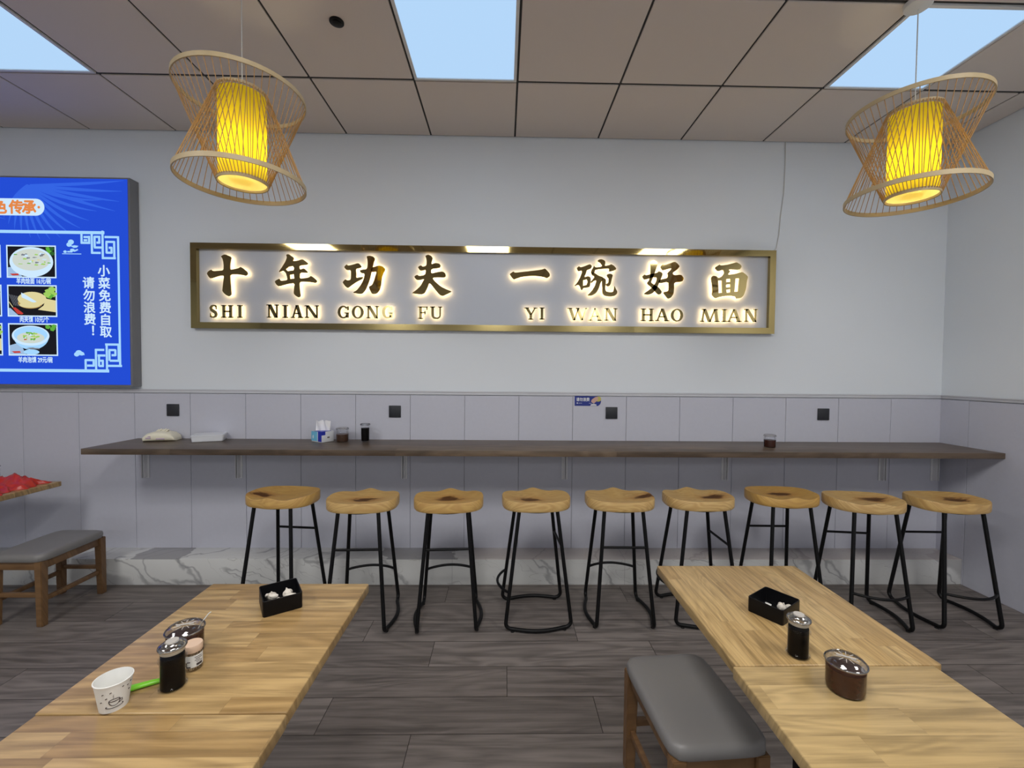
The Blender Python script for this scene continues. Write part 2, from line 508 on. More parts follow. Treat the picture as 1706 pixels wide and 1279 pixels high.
# suspended ceiling: tiles with an open shadow gap between them, carried by a recessed grid
LIGHT_ROW = 1.99
cells = set((k, 2) for k in LIGHT_COLS)
mb = MB()
for k in range(-11, 6):
    for j in range(13):
        if j == 1 and k in LIGHT_COLS: continue
        xa, xb = X0 + TILE * k, min(X0 + TILE * (k + 1), XR)
        yb = YB - TILE * j; ya = max(yb - TILE, YF)
        xa = max(xa, XL)
        if xb - xa < .03 or yb - ya < .03: continue
        mb.mi = 0
        mb.box(xa + .006, xb - .006, ya + .010, yb - .010, CEIL, CEIL + .02, .002, 1)
mb.mi = 1
for k in range(-10, 6):
    mb.box(X0 + TILE * k - .012, X0 + TILE * k + .012, YF, YB, CEIL + .006, CEIL + .03)
for j in range(1, 13):
    mb.box(XL, XR, YB - TILE * j - .012, YB - TILE * j + .012, CEIL + .0065, CEIL + .03)
mb.mi = 2
mb.box(XL, XR, YF, YB, CEIL + .03, CEIL + .05)
struct(mb.build('ceiling', [M['tile'], M['dark_gap'], M['dark_gap']], smooth=False))
# ceiling light panels in view
def ceiling_light(k, label):
    xc, yc = X0 + TILE * (k + .5), LIGHT_ROW + .3
    t = thing('ceiling_light', label, 'ceiling light', (xc, yc, CEIL), 0, 'square light panels in the ceiling')
    h = .294
    mb = MB()
    for a in ((-h, h, -h, -h + .016), (-h, h, h - .016, h), (-h, -h + .016, -h + .016, h - .016), (h - .016, h, -h + .016, h - .016)):
        mb.box(a[0], a[1], a[2], a[3], -.004, .02)
    mb.build('frame', M['white_metal'], t, smooth=False)
    MB().box(-h + .016, h - .016, -h + .016, h - .016, .002, .015).build('diffuser', M['panel_light'], t, smooth=False)
ceiling_light(-5, 'pale blue square ceiling light cut off by the left edge, above the blue menu board')
ceiling_light(-1, 'pale blue square ceiling light in the middle of the ceiling, between the two lanterns')
ceiling_light(3, 'pale blue square ceiling light right beside the cord of the right bamboo lantern')
t = thing('ceiling_fitting', 'small round black detector in the ceiling tile between left lantern and middle light', 'fitting', (-.822, 2.174, CEIL))  # dark round hole in the tile, modelled as a small fitting
MB().lathe([(.034, 0), (.034, -.005), (.028, -.008)], n=24).build('rim', M['black_plastic'], t)
MB().lathe([(.022, -.006), (.022, -.012), (.012, -.016)], n=20).build('lens', M['black_metal'], t)

# ------------------------------------------------------------------ bamboo pendant lamps
def shade_material():
    t = NT('yellow_paper_shade')
    tr = t.n('ShaderNodeBsdfTranslucent'); t.set(tr.inputs[0], (.97, .80, .035))
    df = t.n('ShaderNodeBsdfDiffuse'); t.set(df.inputs[0], (.85, .66, .06))
    mx = t.n('ShaderNodeMixShader'); mx.inputs[0].default_value = .25
    t.t.links.new(tr.outputs[0], mx.inputs[1]); t.t.links.new(df.outputs[0], mx.inputs[2])
    t.t.links.new(mx.outputs[0], t.out.inputs[0])
    return t.m
def diffuser_material():
    t = NT('cream_lamp_diffuser')
    tr = t.n('ShaderNodeBsdfTranslucent'); t.set(tr.inputs[0], (.97, .88, .45))
    t.t.links.new(tr.outputs[0], t.out.inputs[0])
    return t.m
M['shade'] = shade_material()
M['diffuser'] = diffuser_material()
def hoop(r, z, h, w):
    return MB().lathe([(r - w, z), (r, z), (r, z + h), (r - w, z + h)], n=72, cap0=False, cap1=False), r
def ring_part(name, r, z, h, w, parent):
    mb = MB()
    rs = []
    n = 72
    for a in range(n):
        c, s = math.cos(2 * PI * a / n), math.sin(2 * PI * a / n)
        rs.append([Vector((q * c, q * s, zz)) for q, zz in ((r - w, z), (r, z), (r, z + h), (r - w, z + h))])
    mb.rings(rs, closed=True)
    return mb.build(name, M['bamboo'], parent)
def pendant(loc, label, power):
    t = thing('pendant_lamp', label, 'pendant lamp', loc, 0, 'bamboo pendant lanterns')
    H = .384
    ring_part('lower_hoop', .252, -.004, .020, .005, t)
    ring_part('upper_hoop', .252, H - .012, .018, .005, t)
    ring_part('shade_bottom_ring', .1005, -.006, .014, .005, t)
    ring_part('shade_top_ring', .1005, H - .006, .012, .005, t)
    n = 54
    for nm, r0, z0, r1, z1, ph in (('lower_bamboo_ribs', .2495, .006, .102, H, 0), ('upper_bamboo_ribs', .2495, H - .004, .102, .002, .5)):
        mb = MB()
        for i in range(n):
            a = 2 * PI * (i + ph) / n
            b = a + .16
            mb.tube([(r0 * math.cos(a), r0 * math.sin(a), z0), (r1 * math.cos(b), r1 * math.sin(b), z1)], .0016, 5)
        mb.build(nm, M['bamboo_rod'], t)
    MB().lathe([(.093, .012), (.093, H - .01)], n=48, cap0=False, cap1=False).build('lamp_shade', M['shade'], t)
    MB().lathe([(.0, .004), (.0925, .004)], n=48, cap0=False, cap1=False).build('diffuser_disc', M['diffuser'], t)
    mb = MB()
    for i in range(3):
        a = 2 * PI * i / 3
        mb.tube([(0, 0, H), (.097 * math.cos(a), .097 * math.sin(a), H)], .0018, 6)
    mb.tube([(0, 0, H - .05), (0, 0, H + .012)], .012, 12)
    mb.build('lamp_holder', M['white_metal'], t)
    MB().tube([(0, 0, H + .01), (0, 0, CEIL - loc[2] - .01)], .0022, 8).build('cord', M['cord'], t)
    MB().lathe([(.0, -.03), (.035, -.03), (.052, -.018), (.055, 0), (.0, 0)], (0, 0, CEIL - loc[2] - .001), 32).build('ceiling_rose', M['white_metal'], t)
    b = MB().lathe([(.0, -.03), (.018, -.024), (.029, -.004), (.028, .012), (.014, .04), (.012, .06), (0, .061)], (0, 0, .12), 20).build('bulb', BULB, t)
    d = bpy.data.lights.new('lantern_bulb_light', 'POINT')
    d.energy, d.color, d.shadow_soft_size = power, (1.0, .85, .5), .03
    o = bpy.data.objects.new('lantern_bulb_light', d)
    COL.objects.link(o)
    o.location = (loc[0], loc[1], loc[2] + .135)
    return t
BULB = emit('warm_bulb', (1.0, .8, .45), 6.0)
pendant((-1.15, 1.959, 2.295), 'bamboo hourglass pendant lantern with yellow shade hanging left, above the left table', 6.0)
pendant((1.86, 1.988, 2.294), 'bamboo hourglass pendant lantern with yellow shade hanging right, near the wall corner', 6.0)

# ------------------------------------------------------------------ gold sign
SIGN = [
    [([(-20091, 22776), (-19886, 22898), (-19733, 22906), (-19338, 22729), (-19397, 22501), (-19446, 22159), (-19443, 21846), (-19148, 21890), (-18864, 21956), (-18722, 22055), (-18524, 21943), (-18231, 21702), (-18216, 21549), (-18330, 21422), (-18642, 21486), (-18982, 21528), (-19447, 21505), (-19439, 21106), (-19390, 20308), (-19381, 20080), (-19536, 19964), (-19734, 20030), (-19986, 20272), (-20013, 20415), (-19939, 20986), (-19878, 21431), (-20173, 21410), (-20542, 21292), (-20798, 21203), (-20938, 21287), (-21077, 21541), (-21019, 21684), (-20780, 21841), (-20651, 21729), (-20283, 21751), (-19914, 21795), (-19894, 22125), (-19925, 22409), (-19990, 22636)], [])],
    [([(-15518, 22950), (-15336, 22998), (-14939, 22730), (-15054, 22501), (-14712, 22534), (-14370, 22652), (-14143, 22512), (-13944, 22344), (-14087, 22256), (-14600, 22193), (-14556, 21908), (-14259, 22014), (-13976, 21744), (-14061, 21686), (-14546, 21708), (-14577, 21279), (-14149, 21313), (-13892, 21374), (-13777, 21489), (-13521, 21321), (-13322, 21123), (-13437, 20979), (-13751, 21032), (-14321, 21071), (-14595, 21022), (-14564, 20479), (-14498, 20022), (-14641, 19945), (-14812, 20018), (-14999, 20188), (-14980, 20474), (-14921, 20961), (-15405, 20898), (-16033, 20707), (-16203, 20803), (-16327, 21030), (-16230, 21145), (-15984, 21262), (-15917, 21092), (-15432, 21155), (-15459, 21383), (-15543, 21667), (-15741, 21836), (-15970, 21719), (-16038, 21747), (-15854, 22006), (-15566, 22465), (-15462, 22752)], [[(-15541, 21924), (-15341, 22098), (-15056, 22158), (-14943, 22017), (-15001, 21845), (-15400, 21795)], [(-15259, 21528), (-14974, 21589), (-14947, 21275), (-15232, 21243)]])],
    [([(-11250, 22338), (-11136, 22226), (-10764, 22327), (-10449, 22429), (-10295, 22333), (-10180, 22163), (-10307, 22076), (-10604, 22015), (-10565, 21672), (-10583, 21374), (-10336, 21417), (-10078, 21449), (-10136, 21305), (-10537, 21100), (-10881, 20866), (-11168, 20645), (-11340, 20746), (-11540, 21030), (-11482, 21145), (-11339, 21273), (-11196, 21178), (-10967, 21238), (-10949, 21610), (-10965, 21925), (-11251, 21904), (-11451, 22130)], []), ([(-9847, 22911), (-9618, 22960), (-9361, 22889), (-9229, 22748), (-9332, 22489), (-9401, 22145), (-9505, 21743), (-9591, 21340), (-9735, 20937), (-9907, 20534), (-10137, 20273), (-10309, 20230), (-10854, 20322), (-10538, 20497), (-10251, 20874), (-10050, 21277), (-9963, 21680), (-10250, 21733), (-10335, 21904), (-10135, 21964), (-9820, 21996), (-9762, 22369), (-9790, 22712)], []), ([(-9476, 22115), (-8988, 22276), (-8702, 22211), (-8501, 22013), (-8644, 21753), (-8759, 21437), (-8805, 20948), (-8903, 20517), (-9161, 20255), (-9448, 20240), (-9563, 20423), (-9706, 20766), (-9448, 20883), (-9304, 21229), (-9189, 21632), (-9132, 21833), (-9447, 21801), (-9533, 21857)], [])],
    [([(-5686, 22994), (-5485, 23094), (-5255, 23000), (-5139, 22830), (-5225, 22570), (-5241, 22398), (-4965, 22505), (-4677, 22463), (-4561, 22292), (-4676, 22147), (-5252, 22083), (-5262, 21738), (-4790, 21859), (-4444, 21909), (-4242, 21779), (-4201, 21550), (-4327, 21474), (-4731, 21486), (-5181, 21452), (-4961, 21167), (-4556, 20827), (-4151, 20630), (-3757, 20491), (-4092, 20314), (-4438, 20149), (-4669, 20250), (-4959, 20592), (-5249, 20962), (-5393, 21076), (-5536, 20700), (-5708, 20353), (-5939, 20252), (-6227, 20278), (-6659, 20342), (-6343, 20547), (-5998, 20867), (-5826, 21214), (-5740, 21359), (-6171, 21256), (-6344, 21323), (-6460, 21493), (-6402, 21580), (-6230, 21657), (-6114, 21555), (-5683, 21647), (-5626, 22020), (-5971, 21930), (-6087, 21986), (-6202, 22185), (-6116, 22272), (-5972, 22320), (-5857, 22218), (-5598, 22308), (-5588, 22652), (-5628, 22852)], [])],
    [([(339, 21779), (454, 21867), (628, 21972), (715, 21881), (1556, 21984), (2427, 22093), (2717, 22154), (2879, 22214), (3067, 22043), (3244, 21815), (3217, 21641), (3044, 21512), (2781, 21607), (2315, 21671), (1850, 21671), (1153, 21587), (777, 21438), (632, 21396), (486, 21550)], [])],
    [([(5334, 22418), (5423, 22321), (5685, 22394), (6091, 22572), (6268, 22447), (6183, 22227), (5892, 22137), (5837, 21905), (5707, 21614), (5986, 21704), (6162, 21620), (6194, 21418), (6157, 21128), (6113, 20925), (5851, 20864), (5647, 20844), (5590, 20716), (5503, 20686), (5412, 20945), (5293, 21088), (4974, 20940), (5204, 21232), (5404, 21581), (5544, 21988), (5514, 22103), (5339, 22043), (5252, 22053), (5150, 22272)], [[(5639, 21411), (5901, 21472), (5962, 21299), (5877, 21067), (5633, 21006)]]), ([(6625, 22781), (6758, 22898), (6962, 22930), (7197, 22817), (7229, 22616), (7173, 22442), (7494, 22504), (7639, 22580), (7845, 22479), (8023, 22279), (7967, 22163), (7676, 22072), (7471, 22041), (7498, 22186), (7468, 22272), (7088, 22238), (6738, 22205), (6476, 22144), (6450, 21941), (6305, 21853), (6187, 21909), (6214, 22112), (6357, 22345), (6384, 22489), (6503, 22318), (6911, 22381), (6997, 22468), (6849, 22669)], []), ([(6216, 21967), (6450, 21941), (6745, 21743), (7097, 21631), (7042, 21428), (6898, 21252), (6787, 20846), (6587, 20496), (6297, 20307), (5917, 20302), (6234, 20607), (6492, 21016), (6603, 21423), (6399, 21362), (6226, 21186), (6166, 21302), (6368, 21535), (6453, 21681), (6247, 21794)], []), ([(7039, 21630), (7275, 21489), (7280, 21141), (7225, 20851), (7287, 20620), (7581, 20565), (7815, 20597), (7869, 20859), (7896, 21062), (8017, 20802), (8119, 20629), (8098, 20455), (7878, 20290), (7527, 20257), (7175, 20317), (7026, 20501), (7019, 20964), (6985, 21311)], []), ([(7328, 21836), (7590, 21909), (7785, 21813), (7713, 21552), (7658, 21262), (7574, 21029), (7370, 20969), (7250, 21141), (7454, 21230), (7479, 21549), (7360, 21663)], [])],
    [([(10475, 22773), (10730, 22921), (11027, 22711), (10916, 22373), (10783, 21908), (10581, 21413), (10542, 21296), (10809, 21126), (11106, 20955), (11347, 20667), (11291, 20492), (11086, 20432), (10936, 20575), (10637, 20891), (10309, 21178), (10249, 21264), (10421, 21498), (10500, 21992)], []), ([(9889, 21723), (10062, 21882), (10181, 21802), (10502, 21905), (10970, 21998), (11085, 22115), (11292, 22048), (11383, 21916), (11271, 21595), (11102, 21187), (10933, 20779), (10644, 20514), (10352, 20412), (9998, 20477), (10346, 20714), (10694, 21008), (10922, 21359), (10976, 21679), (10682, 21675), (10302, 21555), (10039, 21493)], []), ([(11197, 22435), (11398, 22669), (11488, 22555), (11839, 22675), (12247, 22825), (12455, 22683), (12618, 22482), (12434, 22248), (12086, 22011), (12207, 21839), (12735, 21903), (12947, 21616), (12804, 21382), (12217, 21328), (12236, 20910), (12203, 20503), (12002, 20210), (11768, 20149), (11647, 20322), (11406, 20610), (11817, 20702), (11840, 21022), (11804, 21370), (11160, 21246), (11069, 21361), (11155, 21507), (11740, 21630), (11765, 21891), (11705, 21978), (11964, 22242), (12021, 22359), (11378, 22177), (11318, 22234)], [])],
    [([(15140, 22427), (15519, 22664), (15580, 22578), (16080, 22654), (16491, 22764), (16755, 22837), (17024, 22683), (17134, 22539), (16975, 22276), (16264, 22325), (16177, 22266), (16297, 22180), (16096, 21916), (16627, 21981), (16920, 22072), (17185, 22145), (17455, 21962), (17607, 21789), (17526, 21497), (17480, 20914), (17314, 20445), (17140, 20268), (16786, 20206), (16723, 20380), (16367, 20423), (15894, 20400), (15482, 20308), (15248, 20217), (14976, 20477), (15030, 20710), (14989, 21234), (14891, 21698), (15035, 21845), (15272, 21819), (15452, 21676), (15686, 21795), (15858, 22029), (15793, 22290), (15382, 22157)], [[(15426, 21501), (15692, 21504), (15729, 20631), (15476, 20599)], [(16015, 21607), (16310, 21639), (16314, 21424), (16020, 21392)], [(16012, 21217), (16318, 21250), (16323, 21046), (16016, 21013)], [(16032, 20839), (16327, 20889), (16332, 20667), (16066, 20635)], [(16693, 21662), (16959, 21677), (16892, 20732), (16627, 20700)]])],
]
PINYIN = [
    ('S', -20932, -20374, 18439, 19348),
    ('H', -20109, -19267, 18451, 19346),
    ('I', -18974, -18612, 18458, 19358),
    ('N', -16897, -16048, 18485, 19422),
    ('I', -15786, -15420, 18480, 19394),
    ('A', -15186, -14363, 18486, 19401),
    ('N', -14216, -13219, 18498, 19394),
    ('G', -11888, -11087, 18491, 19391),
    ('O', -10896, -10053, 18485, 19402),
    ('N', -9863, -8961, 18514, 19397),
    ('G', -8730, -7982, 18524, 19426),
    ('F', -6196, -5501, 18510, 19397),
    ('U', -5330, -4460, 18521, 19406),
    ('Y', 1464, 2317, 18535, 19412),
    ('I', 2483, 2900, 18558, 19423),
    ('W', 4555, 6028, 18533, 19417),
    ('A', 6075, 7025, 18514, 19417),
    ('N', 7217, 8139, 18526, 19429),
    ('H', 9839, 10796, 18525, 19429),
    ('A', 10927, 11887, 18536, 19441),
    ('O', 12029, 12931, 18512, 19441),
    ('M', 14200, 15551, 18516, 19448),
    ('I', 15738, 16143, 18522, 19447),
    ('A', 16152, 17181, 18533, 19452),
    ('N', 17396, 18380, 18545, 19483),
]
FRET = [
    (-3620, 2413, -2780, 2424), (-2790, 2433, -2797, 2239), (-2800, 2244, -2705, 2245), (-2712, 2240, -2717, 2362), (-2713, 2357, -2773, 2356), (-2768, 2357, -2766, 2278), (-2770, 2282, -2728, 2282), (-2732, 2278, -2734, 2320), (-2729, 2316, -2752, 2316), (-2780, 2389, -2689, 2390), (-2694, 2396, -2680, 1495), (-2867, 2423, -2866, 2274), (-2870, 2279, -2807, 2280), (-2852, 2316, -2794, 2317), (-2847, 2394, -2848, 2316), (-2851, 2390, -2809, 2390), (-2815, 2395, -2816, 2344), (-2812, 2350, -2835, 2350), (-2935, 2414, -2937, 2343), (-2942, 2347, -2877, 2348), (-2883, 2343, -2886, 2396), (-2880, 2388, -2922, 2387), (-2922, 2365, -2897, 2366), (-3645, 1457, -2763, 1464), (-2772, 1456, -2783, 1647), (-2788, 1645, -2689, 1646), (-2697, 1648, -2695, 1529), (-2758, 1532, -2691, 1533), (-2761, 1605, -2758, 1532), (-2765, 1607, -2715, 1607), (-2719, 1610, -2717, 1567), (-2715, 1571, -2745, 1571), (-2771, 1496, -2674, 1497), (-2853, 1613, -2851, 1468), (-2857, 1607, -2794, 1608), (-2841, 1568, -2787, 1569), (-2833, 1568, -2830, 1493), (-2834, 1495, -2799, 1495), (-2805, 1494, -2806, 1536), (-2825, 1532, -2800, 1532), (-2924, 1540, -2923, 1467), (-2927, 1535, -2863, 1536), (-2868, 1540, -2868, 1493), (-2914, 1497, -2863, 1497)
]
YL = 3.148
sign = thing('wall_sign', 'long gold framed wall sign with backlit gold Chinese characters and pinyin letters', 'sign', (0, YB, 2.07))
sx0, sx1, sz0, sz1 = -2.226, 1.966, 1.770, 2.373
def rel(p): return (p[0] - 0, p[1] - 2.07)
mb = MB()
fw = .043
pr = [((sx0, sz0), (sx1, sz0), (sx1 - fw, sz0 + fw), (sx0 + fw, sz0 + fw)), ((sx1, sz0), (sx1, sz1), (sx1 - fw, sz1 - fw), (sx1 - fw, sz0 + fw)),
      ((sx1, sz1), (sx0, sz1), (sx0 + fw, sz1 - fw), (sx1 - fw, sz1 - fw)), ((sx0, sz1), (sx0, sz0), (sx0 + fw, sz0 + fw), (sx0 + fw, sz1 - fw))]
for q in pr:
    mb.prism([rel(p) for p in q], [], 3.152 - YB, -.001)
mb.build('frame', M['gold'], sign, smooth=False)
MB().box(sx0 + fw - .004, sx1 - fw + .004, 3.181 - YB, -.0005, sz0 + fw - 2.074, sz1 - fw - 2.066).build('backing_panel', M['sign_panel'], sign, smooth=False)
def smooth_loop(l):
    """one round of corner cutting keeps the brush-stroke outlines from looking faceted"""
    o = []
    n = len(l)
    for i in range(n):
        a, b = l[i], l[(i + 1) % n]
        o.append((a[0] * .8 + b[0] * .2, a[1] * .8 + b[1] * .2)); o.append((a[0] * .2 + b[0] * .8, a[1] * .2 + b[1] * .8))
    return o
def sign_glyph(name, polys):
    mb = MB(); lb = MB()
    for o, hs in polys:
        mb.prism([rel(p) for p in o], [[rel(p) for p in h] for h in hs], YL - YB, YL + .008 - YB)
        lb.prism([rel(p) for p in o], [[rel(p) for p in h] for h in hs], YL + .0095 - YB, 0, True)
    g = mb.build(name, M['gold'], sign, smooth=False)
    lb.build('backlight', M['led'], g, smooth=False, fix=False)
for polys in SIGN:
    sign_glyph('character', [(smooth_loop([(x / 1e4, z / 1e4) for x, z in o]), [[(x / 1e4, z / 1e4) for x, z in h] for h in hs]) for o, hs in polys])
def stroke(pts, ths):
    L, Rr = [], []
    for i, p in enumerate(pts):
        a, b = pts[max(0, i - 1)], pts[min(len(pts) - 1, i + 1)]
        dx, dy = b[0] - a[0], b[1] - a[1]
        l = math.hypot(dx, dy) or 1
        nx, ny = -dy / l, dx / l
        L.append((p[0] + nx * ths[i] / 2, p[1] + ny * ths[i] / 2)); Rr.append((p[0] - nx * ths[i] / 2, p[1] - ny * ths[i] / 2))
    return (L + Rr[::-1], [])
def letter(c, w, h):
    T, t, s = .215 * h, .125 * h, .085 * h
    rc = lambda a, b, d, e: ([(a, d), (b, d), (b, e), (a, e)], [])
    ln = lambda x0, y0, x1, y1, q: ([(x0 - q / 2, y0), (x0 + q / 2, y0), (x1 + q / 2, y1), (x1 - q / 2, y1)], [])
    sf = lambda xc, y, q=T: rc(xc - q * .5 - .1 * h, xc + q * .5 + .1 * h, y, y + s)
    top = h - s
    if c == 'I': return [rc(w / 2 - T / 2, w / 2 + T / 2, 0, h), sf(w / 2, 0), sf(w / 2, top)]
    if c == 'H':
        a, b = .1 * h + T / 2, w - .1 * h - T / 2
        return [rc(a - T / 2, a + T / 2, 0, h), rc(b - T / 2, b + T / 2, 0, h), rc(a, b, h / 2 - t / 2, h / 2 + t / 2), sf(a, 0), sf(a, top), sf(b, 0), sf(b, top)]
    if c == 'N':
        a, b = .1 * h + t / 2, w - .1 * h - t / 2
        return [rc(a - t / 2, a + t / 2, 0, h), rc(b - t / 2, b + t / 2, 0, h), ln(a + .04 * h, h, b - .04 * h, 0, T * 1.25), sf(a, 0, t), sf(a - .02 * h, top, t), sf(b, top, t)]
    if c == 'A':
        m = w / 2
        return [ln(.13 * h, 0, m - .02 * h, h, t), ln(w - .17 * h, 0, m, h, T * 1.15), rc(.27 * w, .72 * w, .3 * h, .3 * h + t * .8), sf(.13 * h, 0, t), sf(w - .17 * h, 0, T)]
    if c == 'F':
        a = .1 * h + T / 2
        return [rc(a - T / 2, a + T / 2, 0, h), sf(a, 0), rc(0, w, top, h), rc(w - t * .8, w, h * .74, h), rc(a, w * .78, .46 * h, .46 * h + t * .8), rc(w * .78 - t * .7, w * .78, .36 * h, .64 * h)]
    if c == 'U':
        a, b = .1 * h + T / 2, w - .1 * h - t / 2
        pts = [(a, h), (a, .38 * h), (a + .02 * h, .22 * h), (a + .12 * h, .09 * h), ((a + b) / 2 + .03 * h, .05 * h), (b - .1 * h, .1 * h), (b - .01 * h, .24 * h), (b, .4 * h), (b, h)]
        return [stroke(pts, [T, T, T, T * .8, t, t, t, t, t]), sf(a, top), sf(b, top, t)]
    if c == 'Y':
        m = w / 2
        return [rc(m - T / 2, m + T / 2, 0, .48 * h), sf(m, 0), ln(m, .42 * h, .14 * h, h, T * 1.15), ln(m + .04 * h, .42 * h, w - .12 * h, h, t), sf(.14 * h, top), sf(w - .12 * h, top, t)]
    if c == 'W':
        return [ln(.32 * w, 0, .11 * w, h, T * 1.1), ln(.32 * w, 0, .52 * w, h * .95, t), ln(.70 * w, 0, .48 * w, h, T * 1.1), ln(.70 * w, 0, .9 * w, h, t), sf(.1 * w, top), sf(.48 * w, top, t), sf(.91 * w, top, t)]
    if c == 'M':
        return [ln(.09 * w, 0, .2 * w, h, t), ln(.5 * w, 0, .21 * w, h, T * 1.15), ln(.5 * w, 0, .78 * w, h, t), ln(.9 * w, 0, .8 * w, h, T * 1.1), sf(.09 * w, 0, t), sf(.9 * w, 0, T), sf(.17 * w, top, t), sf(.82 * w, top, t)]
    if c == 'O':
        e = lambda rx, ry, n=30: [(w / 2 + rx * math.cos(2 * PI * i / n), h / 2 + ry * math.sin(2 * PI * i / n)) for i in range(n)]
        return [(e(w / 2, h / 2), [e(w / 2 - T * 1.0, h / 2 - t * .8)])]
    if c == 'G':
        pts, th = [], []
        for i in range(19):
            a = R(42 + i * 15.6)
            pts.append((w / 2 + (w / 2 - T * .45) * math.cos(a), h / 2 + (h / 2 - t * .45) * math.sin(a)))
            th.append(t * .9 + (T - t * .9) * abs(math.cos(a)) * (1 if math.cos(a) < 0 else .4))
        return [stroke(pts, th), rc(w - T * 1.15, w - T * .15, .06 * h, .45 * h), rc(w * .6, w, .40 * h, .47 * h), rc(w - T * .75, w - T * .1, .66 * h, .95 * h)]
    if c == 'S':
        pts = [(.86, .84), (.72, .94), (.5, .955), (.28, .9), (.17, .76), (.25, .62), (.48, .53), (.72, .43), (.83, .27), (.74, .11), (.52, .045), (.28, .06), (.12, .17)]
        th = [.6, .6, .6, .8, 1, 1.1, 1.15, 1.1, 1, .8, .6, .6, .6]
        return [stroke([(x * w, y * h) for x, y in pts], [T * q for q in th]), rc(.8 * w, .9 * w, .66 * h, .96 * h), rc(.08 * w, .18 * w, .04 * h, .34 * h)]
for c, x0, x1, z0, z1 in PINYIN:
    x0, x1, z0, z1 = x0 / 1e4, x1 / 1e4, z0 / 1e4, z1 / 1e4
    sign_glyph('pinyin_letter', [([(x0 + a, z0 + b) for a, b in o], [[(x0 + a, z0 + b) for a, b in q] for q in hs]) for o, hs in letter(c, x1 - x0, z1 - z0)])

# ------------------------------------------------------------------ lightbox menu board
YBF = 3.11
bx0, bx1, bz0, bz1 = -5.0, -2.606, 1.352, 2.800
board = thing('menu_lightbox', 'blue backlit menu lightbox with dish photos and white fret border on the left wall', 'menu board', (-2.61, YB, 1.35))
def bpt(x, z, y=0.0): return (x + 2.61, YBF - y - YB, z - 1.35)
MB().box(bx0 + 2.61, bx1 + 2.61, YBF + .003 - YB, -.0005, bz0 - 1.35, bz1 - 1.35, .002).build('casing', M['casing'], board)
def flat(name, polys, mats, dy, parent=board):
    """printed shapes on the film: list of (material index, outline)"""
    mb = MB()
    for k, (mi, o) in enumerate(polys):
        mb.mi = mi
        mb.prism([(x + 2.61, z - 1.35) for x, z in o], [], YBF - dy - k * .00004 - YB, 0, True)
    return mb.build(name, mats, parent, smooth=False, fix=False)
rect = lambda x0, x1, z0, z1: [(x0, z0), (x1, z0), (x1, z1), (x0, z1)]
def ell(cx, cz, rx, rz, n=28, a0=0, a1=360, wob=0.0):
    m = n if a1 - a0 >= 360 else n + 1
    o = []
    for i in range(m):
        a = R(a0 + (a1 - a0) * i / n)
        q = 1 + wob * math.sin(i * 2.4) + wob * .6 * math.sin(i * 5.1 + 1)
        o.append((cx + rx * q * math.cos(a), cz + rz * q * math.sin(a)))
    return o
flat('screen', [(0, rect(bx0 + .012, bx1 - .012, bz0 + .012, bz1 - .012))], BL['blue'], .0005)
leaf = []
def frond(px, pz, a0, a1, n, l0, l1, curl):
    for i in range(n):
        a = R(a0 + (a1 - a0) * i / (n - 1))
        l = l0 + (l1 - l0) * i / (n - 1)
        L, Q = [], []
        for s in range(9):
            f = s / 8
            aa = a + curl * f
            x, z = px + l * f * math.cos(aa), pz + l * f * math.sin(aa)
            wd = .010 * math.sin(PI * min(1, f * .92 + .08)) + .001
            x = min(max(x, bx0 + .02), bx1 - .016); z = min(z, bz1 - .016)
            L.append((x - wd * math.sin(aa), z + wd * math.cos(aa))); Q.append((x + wd * math.sin(aa), z - wd * math.cos(aa)))
        leaf.append((0, L + Q[::-1]))
frond(-3.30, 2.74, -140, -25, 13, .28, .52, .25)
frond(-3.28, 2.74, -20, 0, 4, .6, .64, .06)
frond(-3.9, 2.72, -160, -40, 10, .3, .5, .25)
flat('leaf_pattern', [(0, [(min(x, bx1 - .014), min(z, bz1 - .014)) for x, z in o]) for _, o in leaf], BL['leaf'], .0008)
fr = []
for x0, z0, x1, z1 in FRET:
    x0, z0, x1, z1 = x0 / 1e3, z0 / 1e3, x1 / 1e3, z1 / 1e3
    x0 = max(x0, bx0 + .08)
    q = .0075
    if abs(x1 - x0) > abs(z1 - z0):
        if x0 > x1: x0, z0, x1, z1 = x1, z1, x0, z0
        zc = (z0 + z1) / 2
        big = 1.4 if x1 - x0 > .5 else 1
        fr.append((0, rect(x0, x1, zc - q * big, zc + q * big)))
    else:
        if z0 > z1: x0, z0, x1, z1 = x1, z1, x0, z0
        xc = (x0 + x1) / 2
        fr.append((0, rect(xc - q, xc + q, z0, z1)))
flat('fret_border', fr, BL['line'], .0012)
pr_, zc_ = .058, 2.587
pill = [(-4.4, zc_ - pr_)] + [(-3.242 + pr_ * math.cos(R(a)), zc_ + pr_ * math.sin(R(a))) for a in range(-90, 91, 15)] + [(-4.4, zc_ + pr_)]
flat('title_pill', [(0, pill)], BL['white'], .0014)
for ch, x in (('特', -3.585), ('色', -3.486), ('传', -3.377), ('承', -3.288)):
    text_part('title_character', ch, .098, bpt(x, zc_, .0018), BL['orange'], board, .0042)
text_part('title_character', '·', .12, bpt(-3.222, zc_, .0018), BL['orange'], board, .002)
